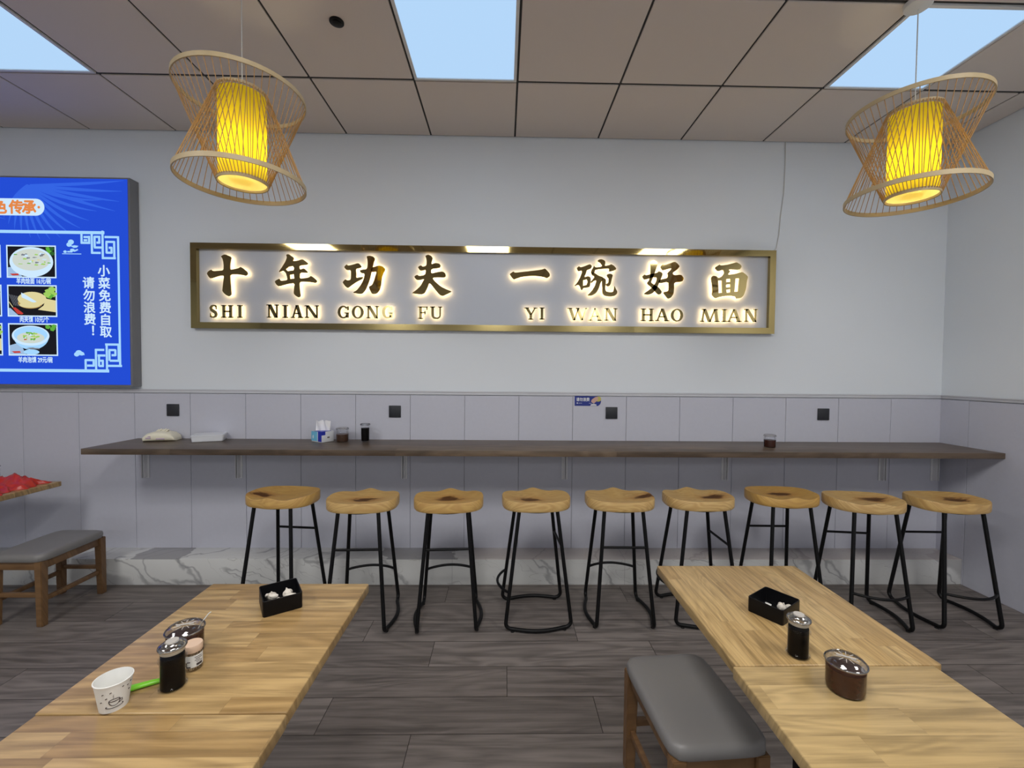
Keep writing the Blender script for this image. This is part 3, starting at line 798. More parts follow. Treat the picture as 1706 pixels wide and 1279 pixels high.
def dish(x0, x1, z0, z1, kind):
    w, h = x1 - x0, z1 - z0
    e = .009
    P = [(0, rect(x0, x1, z0, z1)), (1, rect(x0 + e, x1 - e, z0 + e, z1 - e))]
    X = lambda u: x0 + e + u * (w - 2 * e)
    Z = lambda v: z0 + e + v * (h - 2 * e)
    EL = lambda mi, u, v, a, b, **k: P.append((mi, ell(X(u), Z(v), a * w, b * h, **k)))
    rnd = random.Random(kind)
    mats = [BL[k] for k in ('white', 'black', 'green', 'lime', 'bun', 'bun_dark', 'soup', 'red', 'cloth', 'dark_green', 'greybit', 'line')]
    if kind == 0:
        for u, v in ((.88, .84), (.95, .78), (.86, .93), (.94, .93)): EL(2 if u < .9 else 9, u, v, .05, .06, n=14, wob=.15)
        P.append((8, [(X(0), Z(0)), (X(.3), Z(0)), (X(.14), Z(.33)), (X(0), Z(.3))]))
        EL(0, .5, .49, .44, .46, n=40)
        EL(6, .5, .56, .38, .33, n=40)
        for _ in range(26): EL(rnd.choice((0, 0, 6, 4, 3, 10)), .5 + rnd.uniform(-.3, .3), .58 + rnd.uniform(-.2, .22), rnd.uniform(.015, .05), rnd.uniform(.01, .035), n=10, wob=.2)
        for u, v in ((.75, .74), (.62, .47), (.72, .70), (.44, .62)): EL(10, u, v, .035, .03, n=9, wob=.25)
        for u, v in ((.17, .73), (.88, .46), (.45, .44)): EL(2, u, v, .035, .018, n=10, wob=.2)
        P.append((7, [(X(.04), Z(.09)), (X(.1), Z(.03)), (X(.24), Z(.04)), (X(.22), Z(.1))]))
    elif kind == 1:
        for u, v in ((.85, .82), (.95, .74), (.88, .68), (.93, .9), (.82, .72)): EL(3 if v > .7 else 2, u, v, .075, .085, n=14, wob=.15)
        P.append((8, [(X(0), Z(0)), (X(.2), Z(0)), (X(.03), Z(.25)), (X(0), Z(.25))]))
        for i in range(8): P.append((10, [(X(.01 + i * .035), Z(.72 - i * .012)), (X(.02 + i * .035), Z(.72 - i * .012)), (X(.12 + i * .035), Z(.34 - i * .01)), (X(.11 + i * .035), Z(.34 - i * .01))]))
        P.append((4, [(X(.74), Z(.34)), (X(.80), Z(.58)), (X(1), Z(.52)), (X(1), Z(.12)), (X(.62), Z(.2))]))
        EL(5, .46, .42, .25, .17, n=30)
        EL(4, .50, .56, .29, .23, n=36)
        P.append((0, [(X(.27), Z(.78)), (X(.33), Z(.74)), (X(.6), Z(.47)), (X(.52), Z(.44)), (X(.28), Z(.62))]))
        EL(4, .45, .36, .21, .09, n=30)
        P.append((7, [(X(.08), Z(.26)), (X(.14), Z(.27)), (X(.31), Z(.07)), (X(.28), Z(.03)), (X(.18), Z(.05))]))
        P.append((4, [(X(0), Z(.46)), (X(.012), Z(.47)), (X(.10), Z(.27)), (X(.08), Z(.27))]))
    else:
        for u, v in ((.82, .93), (.92, .86), (.95, .95)): EL(2, u, v, .055, .06, n=14, wob=.15)
        P.append((8, [(X(0), Z(0)), (X(.34), Z(0)), (X(.22), Z(.4)), (X(0), Z(.3))]))
        EL(11, .46, .08, .16, .08)
        P.append((11, [(X(.08), Z(.62))] + [(X(.46 + .38 * math.cos(R(a))), Z(.62 + .46 * math.sin(R(a)))) for a in range(180, 361, 12)]))
        EL(0, .45, .63, .38, .31, n=40)
        EL(11, .45, .66, .34, .25, n=40)
        EL(6, .45, .56, .28, .17, n=36)
        for _ in range(26): EL(rnd.choice((2, 3, 3, 2, 0, 4)), .45 + rnd.uniform(-.17, .17), .6 + rnd.uniform(-.1, .14), rnd.uniform(.012, .04), rnd.uniform(.014, .04), n=9, wob=.25)
        EL(10, .5, .2, .12, .03, n=12, wob=.2)
        EL(7, .34, .5, .03, .02, n=9, wob=.2)
        P.append((7, [(X(.04), Z(.1)), (X(.1), Z(.04)), (X(.24), Z(.05)), (X(.22), Z(.11))]))
    return flat('food_photo', P, mats, .0016)
rows_ = ((2.101, 2.326, 0, '羊肉烩面 16元/碗', 2.0805), (1.833, 2.0525, 1, '肉夹馍 10元/个', 1.8148), (1.5625, 1.787, 2, '羊肉泡馍 29元/碗', 1.535))
for a, b, kd, cap, zc in rows_:
    dish(-3.450, -3.112, a, b, kd)
    text_part('caption', cap, .043, bpt(-3.268, zc, .0018), BL['white'], board, .0012, width=.235 if kd != 1 else .2)
for (a, b, kd, cap, zc), k2 in zip(rows_, (2, 0, 1)):
    dish(-3.838, -3.488, a, b, k2)
for txt, pts in (('小菜免费自取', ((-2.788, 2.157), (-2.787, 2.071), (-2.785, 1.987), (-2.783, 1.902), (-2.782, 1.818), (-2.781, 1.733))),
                 ('请勿浪费！', ((-2.894, 2.074), (-2.893, 1.988), (-2.8905, 1.904), (-2.889, 1.821), (-2.869, 1.742)))):
    for ch, (x, z) in zip(txt, pts):
        text_part('notice_character', ch, .084, bpt(x, z, .0018), BL['white'], board, .0020)
lg = [(0, ell(-3.009, 2.352, .020, .017)), (0, ell(-3.022, 2.334, .018, .015)), (0, [(-3.015, 2.325), (-2.985, 2.33), (-2.958, 2.326), (-2.97, 2.314), (-2.99, 2.312)]),
      (0, ell(-3.0, 2.296, .016, .010)), (0, [(-3.0, 2.29), (-2.965, 2.305), (-2.96, 2.297), (-2.985, 2.285)]), (0, ell(-3.05, 2.285, .012, .009)), (0, rect(-3.07, -2.94, 2.268, 2.273)), (0, rect(-3.035, -3.0, 2.28, 2.29))]
flat('emblem', lg, BL['line'], .0015)
cl = [(0, ell(-2.985, 1.575, .018, .015)), (0, ell(-2.97, 1.588, .022, .016)), (0, ell(-2.95, 1.58, .016, .013)), (0, [(-2.995, 1.568), (-2.93, 1.57), (-2.934, 1.585), (-2.945, 1.574)])]
flat('cloud_motif', cl, BL['line'], .0015)

# ------------------------------------------------------------------ wall counter with brackets
counter = thing('wall_counter', 'long dark walnut wall counter on white brackets behind the bar stools', 'counter', (0.3, YB, .979))
MB().box(-2.627 - .3, XR - .013 - .3, 2.748 - YB, -.0125, -.037, 0, .0025).build('countertop', M['counter'], counter)
for x in (-2.571, -1.909, -.722, .45, 1.633, 2.81, 3.205):
    mb = MB()
    x -= .3
    mb.box(x - .022, x + .022, -.018, -.0125, -.285, -.038, .001, 1)
    mb.box(x - .022, x + .022, -.395, -.018, -.044, -.038, .001, 1)
    mb.box(x + .006, x + .010, -.05, -.018, -.28, -.044)
    mb.box(x - .010, x - .006, -.05, -.018, -.28, -.044)
    mb.tube([(x, -.0185, -.25), (x, -.021, -.25)], .005, 10)
    mb.build('bracket', M['bracket'], counter, smooth=False)

# ------------------------------------------------------------------ sockets, sticker, cable
def socket(x, label):
    t = thing('wall_socket', label, 'socket', (x, YB - .0125, 1.184), 0, 'black wall sockets above the counter')
    MB().box(-.043, .043, -.009, 0, -.043, .043, .003).build('faceplate', M['socket'], t)
    mb = MB()
    for a, b, r in ((-.012, .016, 0), (.012, .016, 0), (0, -.006, 0), (-.011, -.02, 35), (.011, -.02, -35)):
        mb.box(-.0013, .0013, -.0005, .0005, -.005, .005, M=Matrix.Translation((a, -.0093, b)) @ Matrix.Rotation(R(r), 4, 'Y'))
    mb.build('pin_slots', M['dark_gap'], t, smooth=False)
socket(-2.376, 'black square wall socket above the cream tissue pack')
socket(-.789, 'black square wall socket to the right of the glass of dark liquid')
socket(.789, 'black square wall socket just right of the blue sticker')
socket(2.360, 'black square wall socket at the right end, nearest the corner')
st = thing('wall_sticker', 'small blue notice sticker with a hand and white characters under the wall rail', 'sticker', (.615, YB - .0122, 1.270))
mb = MB()
o = [(-.097, -.036), (.062, -.036)] + [(.062 + .034 * math.cos(R(a)), -.002 + .036 * math.sin(R(a))) for a in range(-75, 91, 15)] + [(-.097, .036)]
mb.prism(o, [], -.0012, 0).build('sheet', M['sticker_blue'], st, smooth=False)
text_part('characters', '请勿浪费', .029, (-.037, -.0016, .011), M['card_white'], st, .0007, width=.098)
mb = MB(); mb.mi = 0
mb.prism(ell(-.078, -.016, .005, .005, 12), [], -.0016, 0, True)
for x in (-.069, -.062, -.055, -.048, .008, .015, .022): mb.prism(rect(x, x + .004, -.018, -.0145), [], -.0016, 0, True)
mb.prism([(.018, -.034), (.022, -.024), (.045, -.02), (.062, -.025), (.064, -.034)], [], -.0016, 0, True)
mb.mi = 1
mb.prism([(.022, -.003), (.03, .012), (.052, .028), (.072, .032), (.075, .01), (.06, -.004), (.045, -.018), (.036, -.016)], [], -.0018, 0, True)
mb.mi = 2
mb.prism(ell(.075, .014, .022, .019, 20), [], -.0017, 0, True)
mb.build('picture', [M['card_white'], M['skin_tone'], M['yellow']], st, smooth=False, fix=False)
pts = [(2.033, YB - .004, CEIL), (2.035, YB - .004, 3.0), (2.030, YB - .004, 2.8), (2.010, YB - .004, 2.63), (2.002, YB - .004, 2.5), (1.985, YB - .004, 2.40), (1.95, YB - .006, 2.36)]
tag(MB().tube(pts, .003, 8).build('cable', M['cord']), 'thin grey cable running down the wall from ceiling to the sign corner', 'cable')

# ------------------------------------------------------------------ bar stools
def stool_seat_mesh():
    mb = MB()
    NA, NR = 64, 9
    a_, b_, T = .205, .150, .046
    def outline(th, f=1.0):
        c, s = math.cos(th), math.sin(th)
        n = 2.7
        k = (abs(c) ** n + abs(s) ** n) ** (-1 / n)
        x, y = a_ * k * c * f, b_ * k * s * f
        # waist at the thigh grooves: soft point at the front middle
        y += (.010 * math.exp(-(x / .04) ** 2) * (1 if s > 0 else 0) * f * f)
        return x, y
    def top(x, y):
        r = math.hypot(x / a_, y / b_)
        z = .006 + .008 * min(1, r ** 2.2) - .011 * (1 - min(1, r)) ** .8
        fr = max(0.0, min(1.0, (y + .02) / .16))
        z -= .008 * fr * math.exp(-((abs(x) - .095) / .05) ** 2)
        z += .009 * fr * math.exp(-(x / .035) ** 2)
        z += .010 * max(0, (abs(x) / a_) - .5)
        return z
    rs = []
    for f, dz in ((.90, -T), (.97, -T + .003), (.995, -T + .010), (1.0, -T * .5)):
        rs.append([Vector((*outline(2 * PI * i / NA, f), dz)) for i in range(NA)])
    for f, dz in ((1.0, -.008), (.988, -.002)):
        rs.append([Vector((*outline(2 * PI * i / NA, f), top(*outline(2 * PI * i / NA, f)) + dz)) for i in range(NA)])
    for k in range(NR):
        f = .965 * (1 - k / NR) + .02
        rs.append([Vector((*outline(2 * PI * i / NA, f), top(*outline(2 * PI * i / NA, f)))) for i in range(NA)])
    mb.rings(rs)
    return mb.mesh('seat', M['seat'])
SEAT_Z = .716
AC, AU, BC, BU = .113, .112, .163, .187
def make_stool():
    t = thing('bar_stool', 'x', 'bar stool', (0, 0, 0), 0, 'pine seat bar stools along the counter')
    s = obj('seat', stool_seat_mesh(), t); s.location = (0, 0, SEAT_Z)
    zt, zb, r = .668, .055, .0108
    MB().lathe([(.0, zt - .004), (.15, zt - .004), (.15, zt + .003), (.0, zt + .003)], n=40).xform(Matrix.Diagonal((1, .86, 1, 1))).build('seat_plate', M['black_metal'], t)
    for sx in (-1, 1):
        for sy in (-1, 1):
            MB().tube([(sx * AC, sy * AU, zt), (sx * BC, sy * BU, zb)], r, 12).build('leg', M['black_metal'], t)
        pts = []
        for i in range(9):                                  # bend from the front leg into the floor rail, rail bowed outward, bend up again
            f = i / 8
            q = PI / 2 * f
            pts.append((sx * (BC + .004 * f), -BU + .0 - .008 * math.sin(q) + .045 * (1 - math.cos(q)), zb - (zb - r - .004) * math.sin(q)))
        end = [(p[0], -p[1], p[2]) for p in reversed(pts)]
        y0 = pts[-1][1]
        mid = []
        for i in range(1, 12):
            f = i / 12
            mid.append((sx * (BC + .004 + .030 * math.sin(PI * f)), y0 + (-2 * y0) * f, r + .004))
        MB().tube(pts + mid + end, r, 12).build('floor_rail', M['black_metal'], t)
        for sy in (-1, 1):
            MB().lathe([(.0, 0), (.011, 0), (.011, .006), (.0, .006)], (sx * (BC + .006), sy * abs(y0), 0), 14).build('foot_pad', M['rubber'], t)
    def leg_at(sx, sy, z):
        f = (zt - z) / (zt - zb)
        return Vector((sx * (AC + (BC - AC) * f), sy * (AU + (BU - AU) * f), z))
    a, b = leg_at(-1, -1, .465), leg_at(1, -1, .465)
    MB().tube([a, b], .0072, 10).build('crossbar', M['black_metal'], t)
    a, b = leg_at(-1, 1, .215), leg_at(1, 1, .215)
    pts = [a.lerp(b, i / 14) + Vector((0, .062 * math.sin(PI * i / 14) ** .8, 0)) for i in range(15)]
    MB().tube(pts, .0078, 10).build('footrest', M['black_metal'], t)
    return t
STOOLS = [  # x, y, yaw, label, knot x, knot y, tone, seat turn, seat scale
    (-1.343, 2.679, 173.8, 'bar stool at the left end of the row, dark knot left on its seat', .80, .58, .75, 0),
    (-.829, 2.594, 2.0, 'second bar stool from the left, round knot right in the middle of its seat', .52, .46, .35, 0),
    (-.323, 2.600, 3.7, 'third bar stool from the left, orange brown seat with small central knots', .50, .50, .62, 0),
    (.199, 2.621, 93.4, 'fourth bar stool from the left, dark streaks on left of its seat', .38, .42, .3, -90),
    (.708, 2.631, -.8, 'middle bar stool of nine, pale seat with dark mark at its right edge', .92, .50, .25, 0),
    (1.198, 2.648, 90.4, 'bar stool rising behind the far left corner of the right wooden table', .76, .50, .2, -90),
    (1.763, 2.718, 178.4, 'third bar stool from the right, plain orange seat with one small central knot', .50, .49, .85, 0),
    (2.195, 2.606, 172.6, 'second bar stool from the right, pale seat with large dark knot right of middle', .32, .46, .2, 0),
    (2.719, 2.613, 178.1, 'bar stool at the right end of the row, nearest the right wall', .34, .50, .45, 0)]
first = make_stool()
for i, (x, y, a, lab, kx, ky, tone, turn) in enumerate(STOOLS):
    s = first if i == 0 else dup(first, (x, y, 0), R(a), lab)
    s.location = (x, y, 0); s.rotation_euler = (0, 0, R(a)); s['label'] = lab
    for ch in s.children:
        if ch.name.startswith('seat') and not ch.name.startswith('seat_plate'):
            ch.color = (kx, ky, tone, 1)
            ch.rotation_euler = (0, 0, R(turn))
        if ch.name.startswith('seat_plate'):
            ch.rotation_euler = (0, 0, R(turn))

# ------------------------------------------------------------------ wooden tables
TZ = .72
def table(x0, x1, y0, y1, mat, label, cx, cy):
    t = thing('dining_table', label, 'table', ((x0 + x1) / 2, (y0 + y1) / 2, 0), 0)
    hx, hy = (x1 - x0) / 2, (y1 - y0) / 2
    MB().box(-hx, hx, -hy, hy, TZ - .032, TZ, .0035, 3).build('tabletop', mat, t)
    MB().box(cx - .03, cx + .03, cy - .03, cy + .03, .02, TZ - .037, .004).build('pedestal', M['black_metal'], t)
    MB().box(cx - .14, cx + .14, cy - .16, cy + .16, 0, .018, .006).build('base_plate', M['black_metal'], t)
    MB().box(cx - .16, cx + .16, cy - .18, cy + .18, TZ - .038, TZ - .0325, .002).build('mounting_plate', M['black_metal'], t)
    return t
table(-1.026, -.476, .9565, 1.546, M['table_x'], 'light wooden table on the left carrying the garlic box, soy bottle and paper cup', -.02, -.03)
table(-1.020, -.474, .365, .9530, M['table_x'], 'empty light wooden table in the front left, butted against the left table', -.02, -.1)
table(.609, 1.158, 1.1055, 1.690, M['table_y'], 'light wooden table on the right carrying the black box and soy bottle', .1, -.05)
table(.600, 1.132, .515, 1.1020, M['table_pale'], 'light wooden table in the front right carrying only the chili jar', .1, -.1)
wt = thing('dining_table', 'light wooden table at the left edge with crumpled red plastic on it', 'table', (-3.4, 2.5, 0))
MB().box(-.44, .437, -.45, .465, TZ - .032, TZ, .0035, 3).build('tabletop', M['table_x'], wt)
MB().box(-.2, -.14, -.03, .03, .02, TZ - .037, .004).build('pedestal', M['black_metal'], wt)
MB().box(-.35, .0, -.18, .18, 0, .018, .006).build('base_plate', M['black_metal'], wt)
MB().box(-.33, -.01, -.18, .18, TZ - .038, TZ - .0325, .002).build('mounting_plate', M['black_metal'], wt)

# ------------------------------------------------------------------ low padded benches
def bench():
    t = thing('padded_bench', 'x', 'bench', (0, 0, 0), 0, 'low benches with grey padded seats')
    hx, hy = .152, .208
    mb = MB()
    NA = 48
    def ol(th, f):
        c, s = math.cos(th), math.sin(th)
        n = 9
        k = (abs(c) ** n + abs(s) ** n) ** (-1 / n)
        return hx * k * c * f, hy * k * s * f
    rs = []
    for f, z in ((.94, .373), (.985, .374), (1.0, .380), (1.004, .392), (.998, .402), (.975, .411), (.92, .4165), (.8, .4195), (.5, .421), (.1, .4215)):
        rs.append([Vector((*ol(2 * PI * (i + .5) / NA, f), z)) for i in range(NA)])
    mb.rings(rs).build('seat_pad', M['vinyl'], t)
    lx, ly = hx - .026, hy - .026
    for sx in (-1, 1):
        for sy in (-1, 1):
            b = bmesh.new()
            bmesh.ops.create_cube(b, size=1)
            for v in b.verts:
                low = v.co.z < 0
                w = .0175 if low else .021
                v.co = Vector((sx * (lx + (.004 if low else 0)) + v.co.x * 2 * w, sy * (ly + (.004 if low else 0)) + v.co.y * 2 * w, 0 if low else .3725))
            bmesh.ops.bevel(b, geom=list(b.edges), offset=.003, segments=2, affect='EDGES')
            mb = MB(); mb.merge(b); mb.build('leg', M['bench_wood'], t)
    for sx in (-1, 1):
        MB().box(sx * lx - .011, sx * lx + .011, -ly + .0215, ly - .0215, .325, .3725, .002).build('side_apron', M['bench_wood'], t)
        MB().box(sx * lx - .009, sx * lx + .009, -ly + .019, ly - .019, .135, .160, .002).build('stretcher', M['bench_wood'], t)
    for sy in (-1, 1):
        MB().box(-lx + .0215, lx - .0215, sy * ly - .011, sy * ly + .011, .325, .3725, .002).build('end_apron', M['bench_wood'], t)
        MB().box(-lx + .019, lx - .019, sy * ly - .009, sy * ly + .009, .165, .190, .002).build('stretcher', M['bench_wood'], t)
    return t
b0 = bench()
b0.location = (.622, 1.412, 0); b0.rotation_euler = (0, 0, R(4)); b0['label'] = 'low grey padded bench pushed under the left side of the right table'
dup(b0, (-2.768, 2.700, 0), R(0), 'low grey padded bench standing by the panelled wall at far left')

# ------------------------------------------------------------------ tableware
def soy_bottle(loc, label, group=None):
    t = thing('soy_sauce_bottle', label, 'sauce bottle', loc, 0, group)
    r = .0275
    MB().lathe([(.0, .0), (r - .002, 0), (r + .0015, .003), (r + .0015, .008), (r - .0015, .011), (r - .0018, .055), (r - .001, .066), (r + .0015, .069), (r + .0015, .073), (r - .002, .077), (r - .003, .088), (r - .004, .092)], n=36, cap1=False).build('glass_body', M['glass'], t)
    MB().lathe([(.0, .004), (r - .003, .004), (r - .0035, .078), (.0, .079)], n=32).build('soy_sauce', M['soy'], t)
    MB().lathe([(r - .006, .086), (r - .0035, .087), (r - .003, .097), (r - .005, .098)], n=36, cap0=False, cap1=False).build('neck', M['neck'], t)
    MB().lathe([(r - .003, .0955), (r + .0012, .0965), (r + .0022, .099), (r + .0012, .1025), (r - .002, .105), (r - .0055, .1065), (r - .0065, .1085), (r - .012, .1115), (r - .014, .1105), (.006, .1105), (.0, .1105)], n=40, cap0=False).build('lid', M['lid_smoke'], t)
    MB().lathe([(.0, .1095), (.0135, .1105), (.0128, .1135), (.0, .1142)], n=24).build('lid_button', M['lid_disc'], t)
    return t
def sauce_jar(loc, label, mat, fill=.055, r=.041, spoon=False, rz=0, name='chili_jar', cat='jar', liquid='chili_oil', lidmat='lid_clear'):
    t = thing(name, label, cat, loc, rz)
    MB().lathe([(.0, 0), (r - .004, 0), (r - .001, .004), (r, .05), (r + .001, .068)], n=40, cap1=False).build('glass_body', M['glass'], t)
    MB().lathe([(.0, .003), (r - .004, .003), (r - .002, .01), (r - .0012, fill), (.0, fill + .001)], n=36).build(liquid, mat, t)
    MB().lathe([(r + .0022, .066), (r + .0022, .071), (r - .001, .0735), (r - .004, .078), (r - .012, .081), (r - .014, .0795), (.0, .0795)], n=40, cap0=False).build('lid', M[lidmat], t)
    mb = MB().tube([(-.019, 0, .0815), (.019, 0, .0815)], .0022, 8)
    for k in range(10):
        a = 2 * PI * k / 10 + .3
        mb.tube([(.010 * math.cos(a), .010 * math.sin(a), .0805), (.024 * math.cos(a), .024 * math.sin(a), .0805)], .0009, 6)
    mb.build('lid_grip', M['lid_disc'], t)
    ring = []
    for i in range(48):
        a = 2 * PI * i / 48
        ring.append(((r + .0012) * math.cos(a), (r + .0012) * math.sin(a), .0695))
    MB().tube(ring, .0021, 8, closed=True).build('lid_rim', M['lid_smoke'], t)
    if spoon:
        MB().tube([(.012, .01, .03), (.03, .022, .066), (.045, .033, .084), (.050, .037, .086)], .0014, 8).build('spoon_handle', M['cord'], t)
    return t
soy_bottle((-.786, 1.038, TZ), 'dark soy sauce bottle with silvery lid in front of the toothpick jar on left table', 'soy sauce bottles')
soy_bottle((.801, 1.146, TZ), 'dark soy sauce bottle beside the black box on the right table', 'soy sauce bottles')
soy_bottle((-3.392, 2.955, TZ), 'dark soy sauce bottle cut off at the left edge beside the red plastic', 'soy sauce bottles')
sauce_jar((-.843, 1.158, TZ), 'chili jar with domed clear lid and spoon, behind the soy bottle on left table', M['chili'], .055, .0425, True, R(20))
sauce_jar((.828, 1.016, TZ), 'red brown chili jar with clear lid alone on the front right table', M['chili'], .056, .041, False, R(-35))
# jars and glass on the counter
KZ = .979
def counter_jar(loc, label, mat, h, r, fill):
    t = thing('sauce_jar', label, 'jar', loc)
    MB().lathe([(.0, 0), (r - .003, 0), (r, .004), (r, h * .72), (r - .003, h * .78), (r - .003, h * .86)], n=32, cap1=False).build('glass_body', M['glass'], t)
    MB().lathe([(.0, .003), (r - .003, .003), (r - .0015, fill), (.0, fill + .002)], n=28).build('sauce', mat, t)
    MB().lathe([(r - .001, h * .82), (r + .001, h * .84), (r + .001, h * .93), (r - .004, h * .98), (.006, h), (.0, h)], n=32, cap0=False).build('lid', M['lid_clear'], t)
    return t
counter_jar((1.822, 2.942, KZ), 'small glass jar of dark chili standing alone on the right part of the counter', M['chili'], .088, .038, .05)
counter_jar((-1.135, 3.085, KZ), 'glass jar of brown sauce right next to the blue tissue box on the counter', M['sauce'], .10, .042, .052)
t = thing('drinking_glass', 'tall glass of dark liquid on the counter right of the sauce jar', 'glass', (-.977, 3.091, KZ))
MB().lathe([(.0, 0), (.027, 0), (.028, .004), (.029, .09), (.032, .112), (.0325, .125), (.030, .125), (.0295, .112)], n=32, cap1=False).build('glass_body', M['glass'], t)
MB().lathe([(.0, .006), (.0262, .006), (.028, .095), (.0, .096)], n=28).build('dark_liquid', M['soy'], t)
MB().lathe([(.031, .113), (.0345, .115), (.0345, .123), (.031, .125)], n=32, cap0=False, cap1=False).build('rim', M['lid_smoke'], t)
# toothpick jar
t = thing('toothpick_jar', 'small toothpick jar with beige lid and printed label behind the soy bottle', 'jar', (-.785, 1.104, TZ), R(-40))
MB().lathe([(.0, 0), (.019, 0), (.0205, .003), (.0205, .046), (.018, .049)], n=32, cap1=False).build('plastic_body', M['glass'], t)
mb = MB()
rr = random.Random(4)
for i in range(60):
    a, q = rr.uniform(0, 2 * PI), .0165 * math.sqrt(rr.random())
    mb.tube([(q * math.cos(a), q * math.sin(a), .003), (q * math.cos(a) * .95, q * math.sin(a) * .95, .043)], .001, 5)
o = mb.build('toothpicks', plain('toothpick_wood', (.7, .55, .35), .6), t); o['kind'] = 'stuff'
mb = MB()
n = 24
mb.rings([[Vector((.0208 * math.cos(R(-75 + 150 * i / n)), .0208 * math.sin(R(-75 + 150 * i / n)), z)) for i in range(n + 1)] + [Vector((.0209 * math.cos(R(75 - 150 * i / n)), .0209 * math.sin(R(75 - 150 * i / n)), z)) for i in range(n + 1)] for z in (.012, .042)])
lab = mb.build('label', M['paper'], t)
mb = MB()
def on_cyl(r, a0, a1, z0, z1, n=4):
    mb.rings([[Vector((r * math.cos(R(a0 + (a1 - a0) * i / n)), r * math.sin(R(a0 + (a1 - a0) * i / n)), z)) for i in range(n + 1)] + [Vector(((r + .0002) * math.cos(R(a1 - (a1 - a0) * i / n)), (r + .0002) * math.sin(R(a1 - (a1 - a0) * i / n)), z)) for i in range(n + 1)] for z in (z0, z1)])
for k, (a0, a1) in enumerate(((-5, 40), (0, 45), (-5, 30), (5, 45))): on_cyl(.0211, a0, a1, .036 - k * .0042, .0375 - k * .0042)
on_cyl(.0211, 5, 45, .0145, .0205)
on_cyl(.0211, -55, -28, .013, .016); on_cyl(.0211, -60, -50, .016, .026); on_cyl(.0211, -50, -30, .026, .028)
mb.build('label_print', M['print'], lab)
MB().lathe([(.0, .048), (.021, .048), (.0217, .05), (.0217, .063), (.0205, .0655), (.0, .0655)], n=32).build('lid', M['beige_lid'], t)
# paper cup with a small printed coffee cup
cup = thing('paper_cup', 'white paper cup printed with a steaming coffee cup at the front of the left table', 'cup', (-.874, .980, TZ))
CR = lambda z: .0255 + (.0345 - .0255) * z / .064
mb = MB().lathe([(.0, .004), (CR(0) - .001, .004), (CR(0), 0), (CR(.02), .02), (CR(.062), .062), (CR(.064) + .0012, .0628), (CR(.064) + .0012, .0645), (CR(.064) - .0006, .065), (CR(.06) - .0012, .06), (CR(.005) - .0014, .0055), (.0, .0055)], n=48)
mb.build('cup_body', M['paper'], cup)
mb = MB()
FACE = math.degrees(math.atan2(-.98, .874)) + 2
def cup_pt(u, v):                                           # u metres round the wall, v height
    a = R(FACE) + u / CR(v)
    r = CR(v) + .0003
    return (r * math.cos(a), r * math.sin(a), v)
def cup_line(pts, w=.0008):
    mb.tube([cup_pt(u * 1.25, .002 + v * 1.18) for u, v in pts], w, 6)
cup_line([(-.0075, .022)] + [(.0075 * math.cos(R(a)), .0225 + .0026 * math.sin(R(a))) for a in range(180, -181, -20)])
cup_line([(.0075 * math.cos(R(a)), .0215 + .0095 * math.sin(R(a))) for a in range(180, 361, 15)])
cup_line([(.0075, .020), (.0105, .0205), (.0108, .017), (.006, .0145)])
cup_line([(.012 * math.cos(R(a)), .0105 + .003 * math.sin(R(a))) for a in range(150, 391, 15)])
cup_line([(-.004, .0205), (.004, .0205)], .0007)
cup_line([(-.002, .0255), (-.0005, .029), (-.002, .031), (-.0005, .034)], .0003)
for u, v in ((-.016, .038), (.012, .043), (.020, .040), (-.011, .029), (.0225, .03), (-.019, .022), (-.005, .039), (.026, .044)):
    cup_line([(u - .0012, v - .0006), (u + .0012, v + .0006)], .001)
mb.build('coffee_cup_print', M['print'], cup)
# green handled utensil lying behind the cup
g = thing('green_utensil', 'bright green plastic handled utensil lying between paper cup and soy bottle', 'utensil', (-.850, 1.040, TZ), math.atan2(.029, .052))
mb = MB()
rs = []
for x, hw, h in ((-.045, .006, .006), (-.042, .0095, .009), (-.03, .0105, .0105), (-.01, .0085, .011), (.012, .0075, .011), (.03, .0065, .009), (.036, .004, .006)):
    rs.append([Vector((x, hw * math.cos(2 * PI * i / 16), h * .5 + h * .5 * math.sin(2 * PI * i / 16))) for i in range(16)])
mb.rings(rs).build('handle', M['green'], g)
MB().lathe([(.0, 0), (.0032, 0), (.0032, .0006), (.0, .0006)], (-.033, 0, .0102), 16).build('hanging_hole', M['dark_gap'], g)
MB().box(.034, .062, -.004, .004, .001, .003, .0008).build('blade', M['white_metal'], g)

# black garlic boxes with garlic
def box_tray(loc, rz, w, d, h, label):
    t = thing('garlic_box', label, 'box', loc, rz, 'black plastic garlic boxes')
    r = .008
    def rr_(f, z, q):
        o = []
        for cx, cy, a0 in ((w - q, d - q, 0), (q, d - q, 90), (q, q, 180), (w - q, q, 270)):
            for k in range(5):
                a = R(a0 + 22.5 * k)
                o.append(Vector((cx + (q - f) * math.cos(a), cy + (q - f) * math.sin(a), z)))
        return o
    MB().rings([rr_(.001, 0, r), rr_(0, .002, r), rr_(0, h - .001, r), rr_(.0008, h, r), rr_(.0022, h, r), rr_(.003, h - .001, r), rr_(.003, .004, r), rr_(.0036, .003, r)]).build('box_body', M['black_plastic'], t)
    return t
def garlic_bulb(loc, s, rx, rz, label):
    t = thing('garlic_bulb', label, 'garlic', loc, rz, 'garlic in the black boxes')
    t.rotation_euler = (rx, 0, rz)
    prof = [(.0, -.0145), (.008, -.0148), (.0145, -.0125), (.0195, -.0055), (.0208, .001), (.0195, .007), (.0155, .0125), (.0095, .0155), (.005, .018), (.0032, .0215), (.0026, .0245), (.0, .025)]
    MB().lathe([(r * s, z * s) for r, z in prof], n=84, lobes=6, amp=-.17).build('bulb', M['garlic'], t)
    MB().lathe([(.0, -.0165 * s), (.005 * s, -.016 * s), (.006 * s, -.0135 * s), (.0, -.013 * s)], n=16).build('root', M['garlic_tip'], t)
    return t
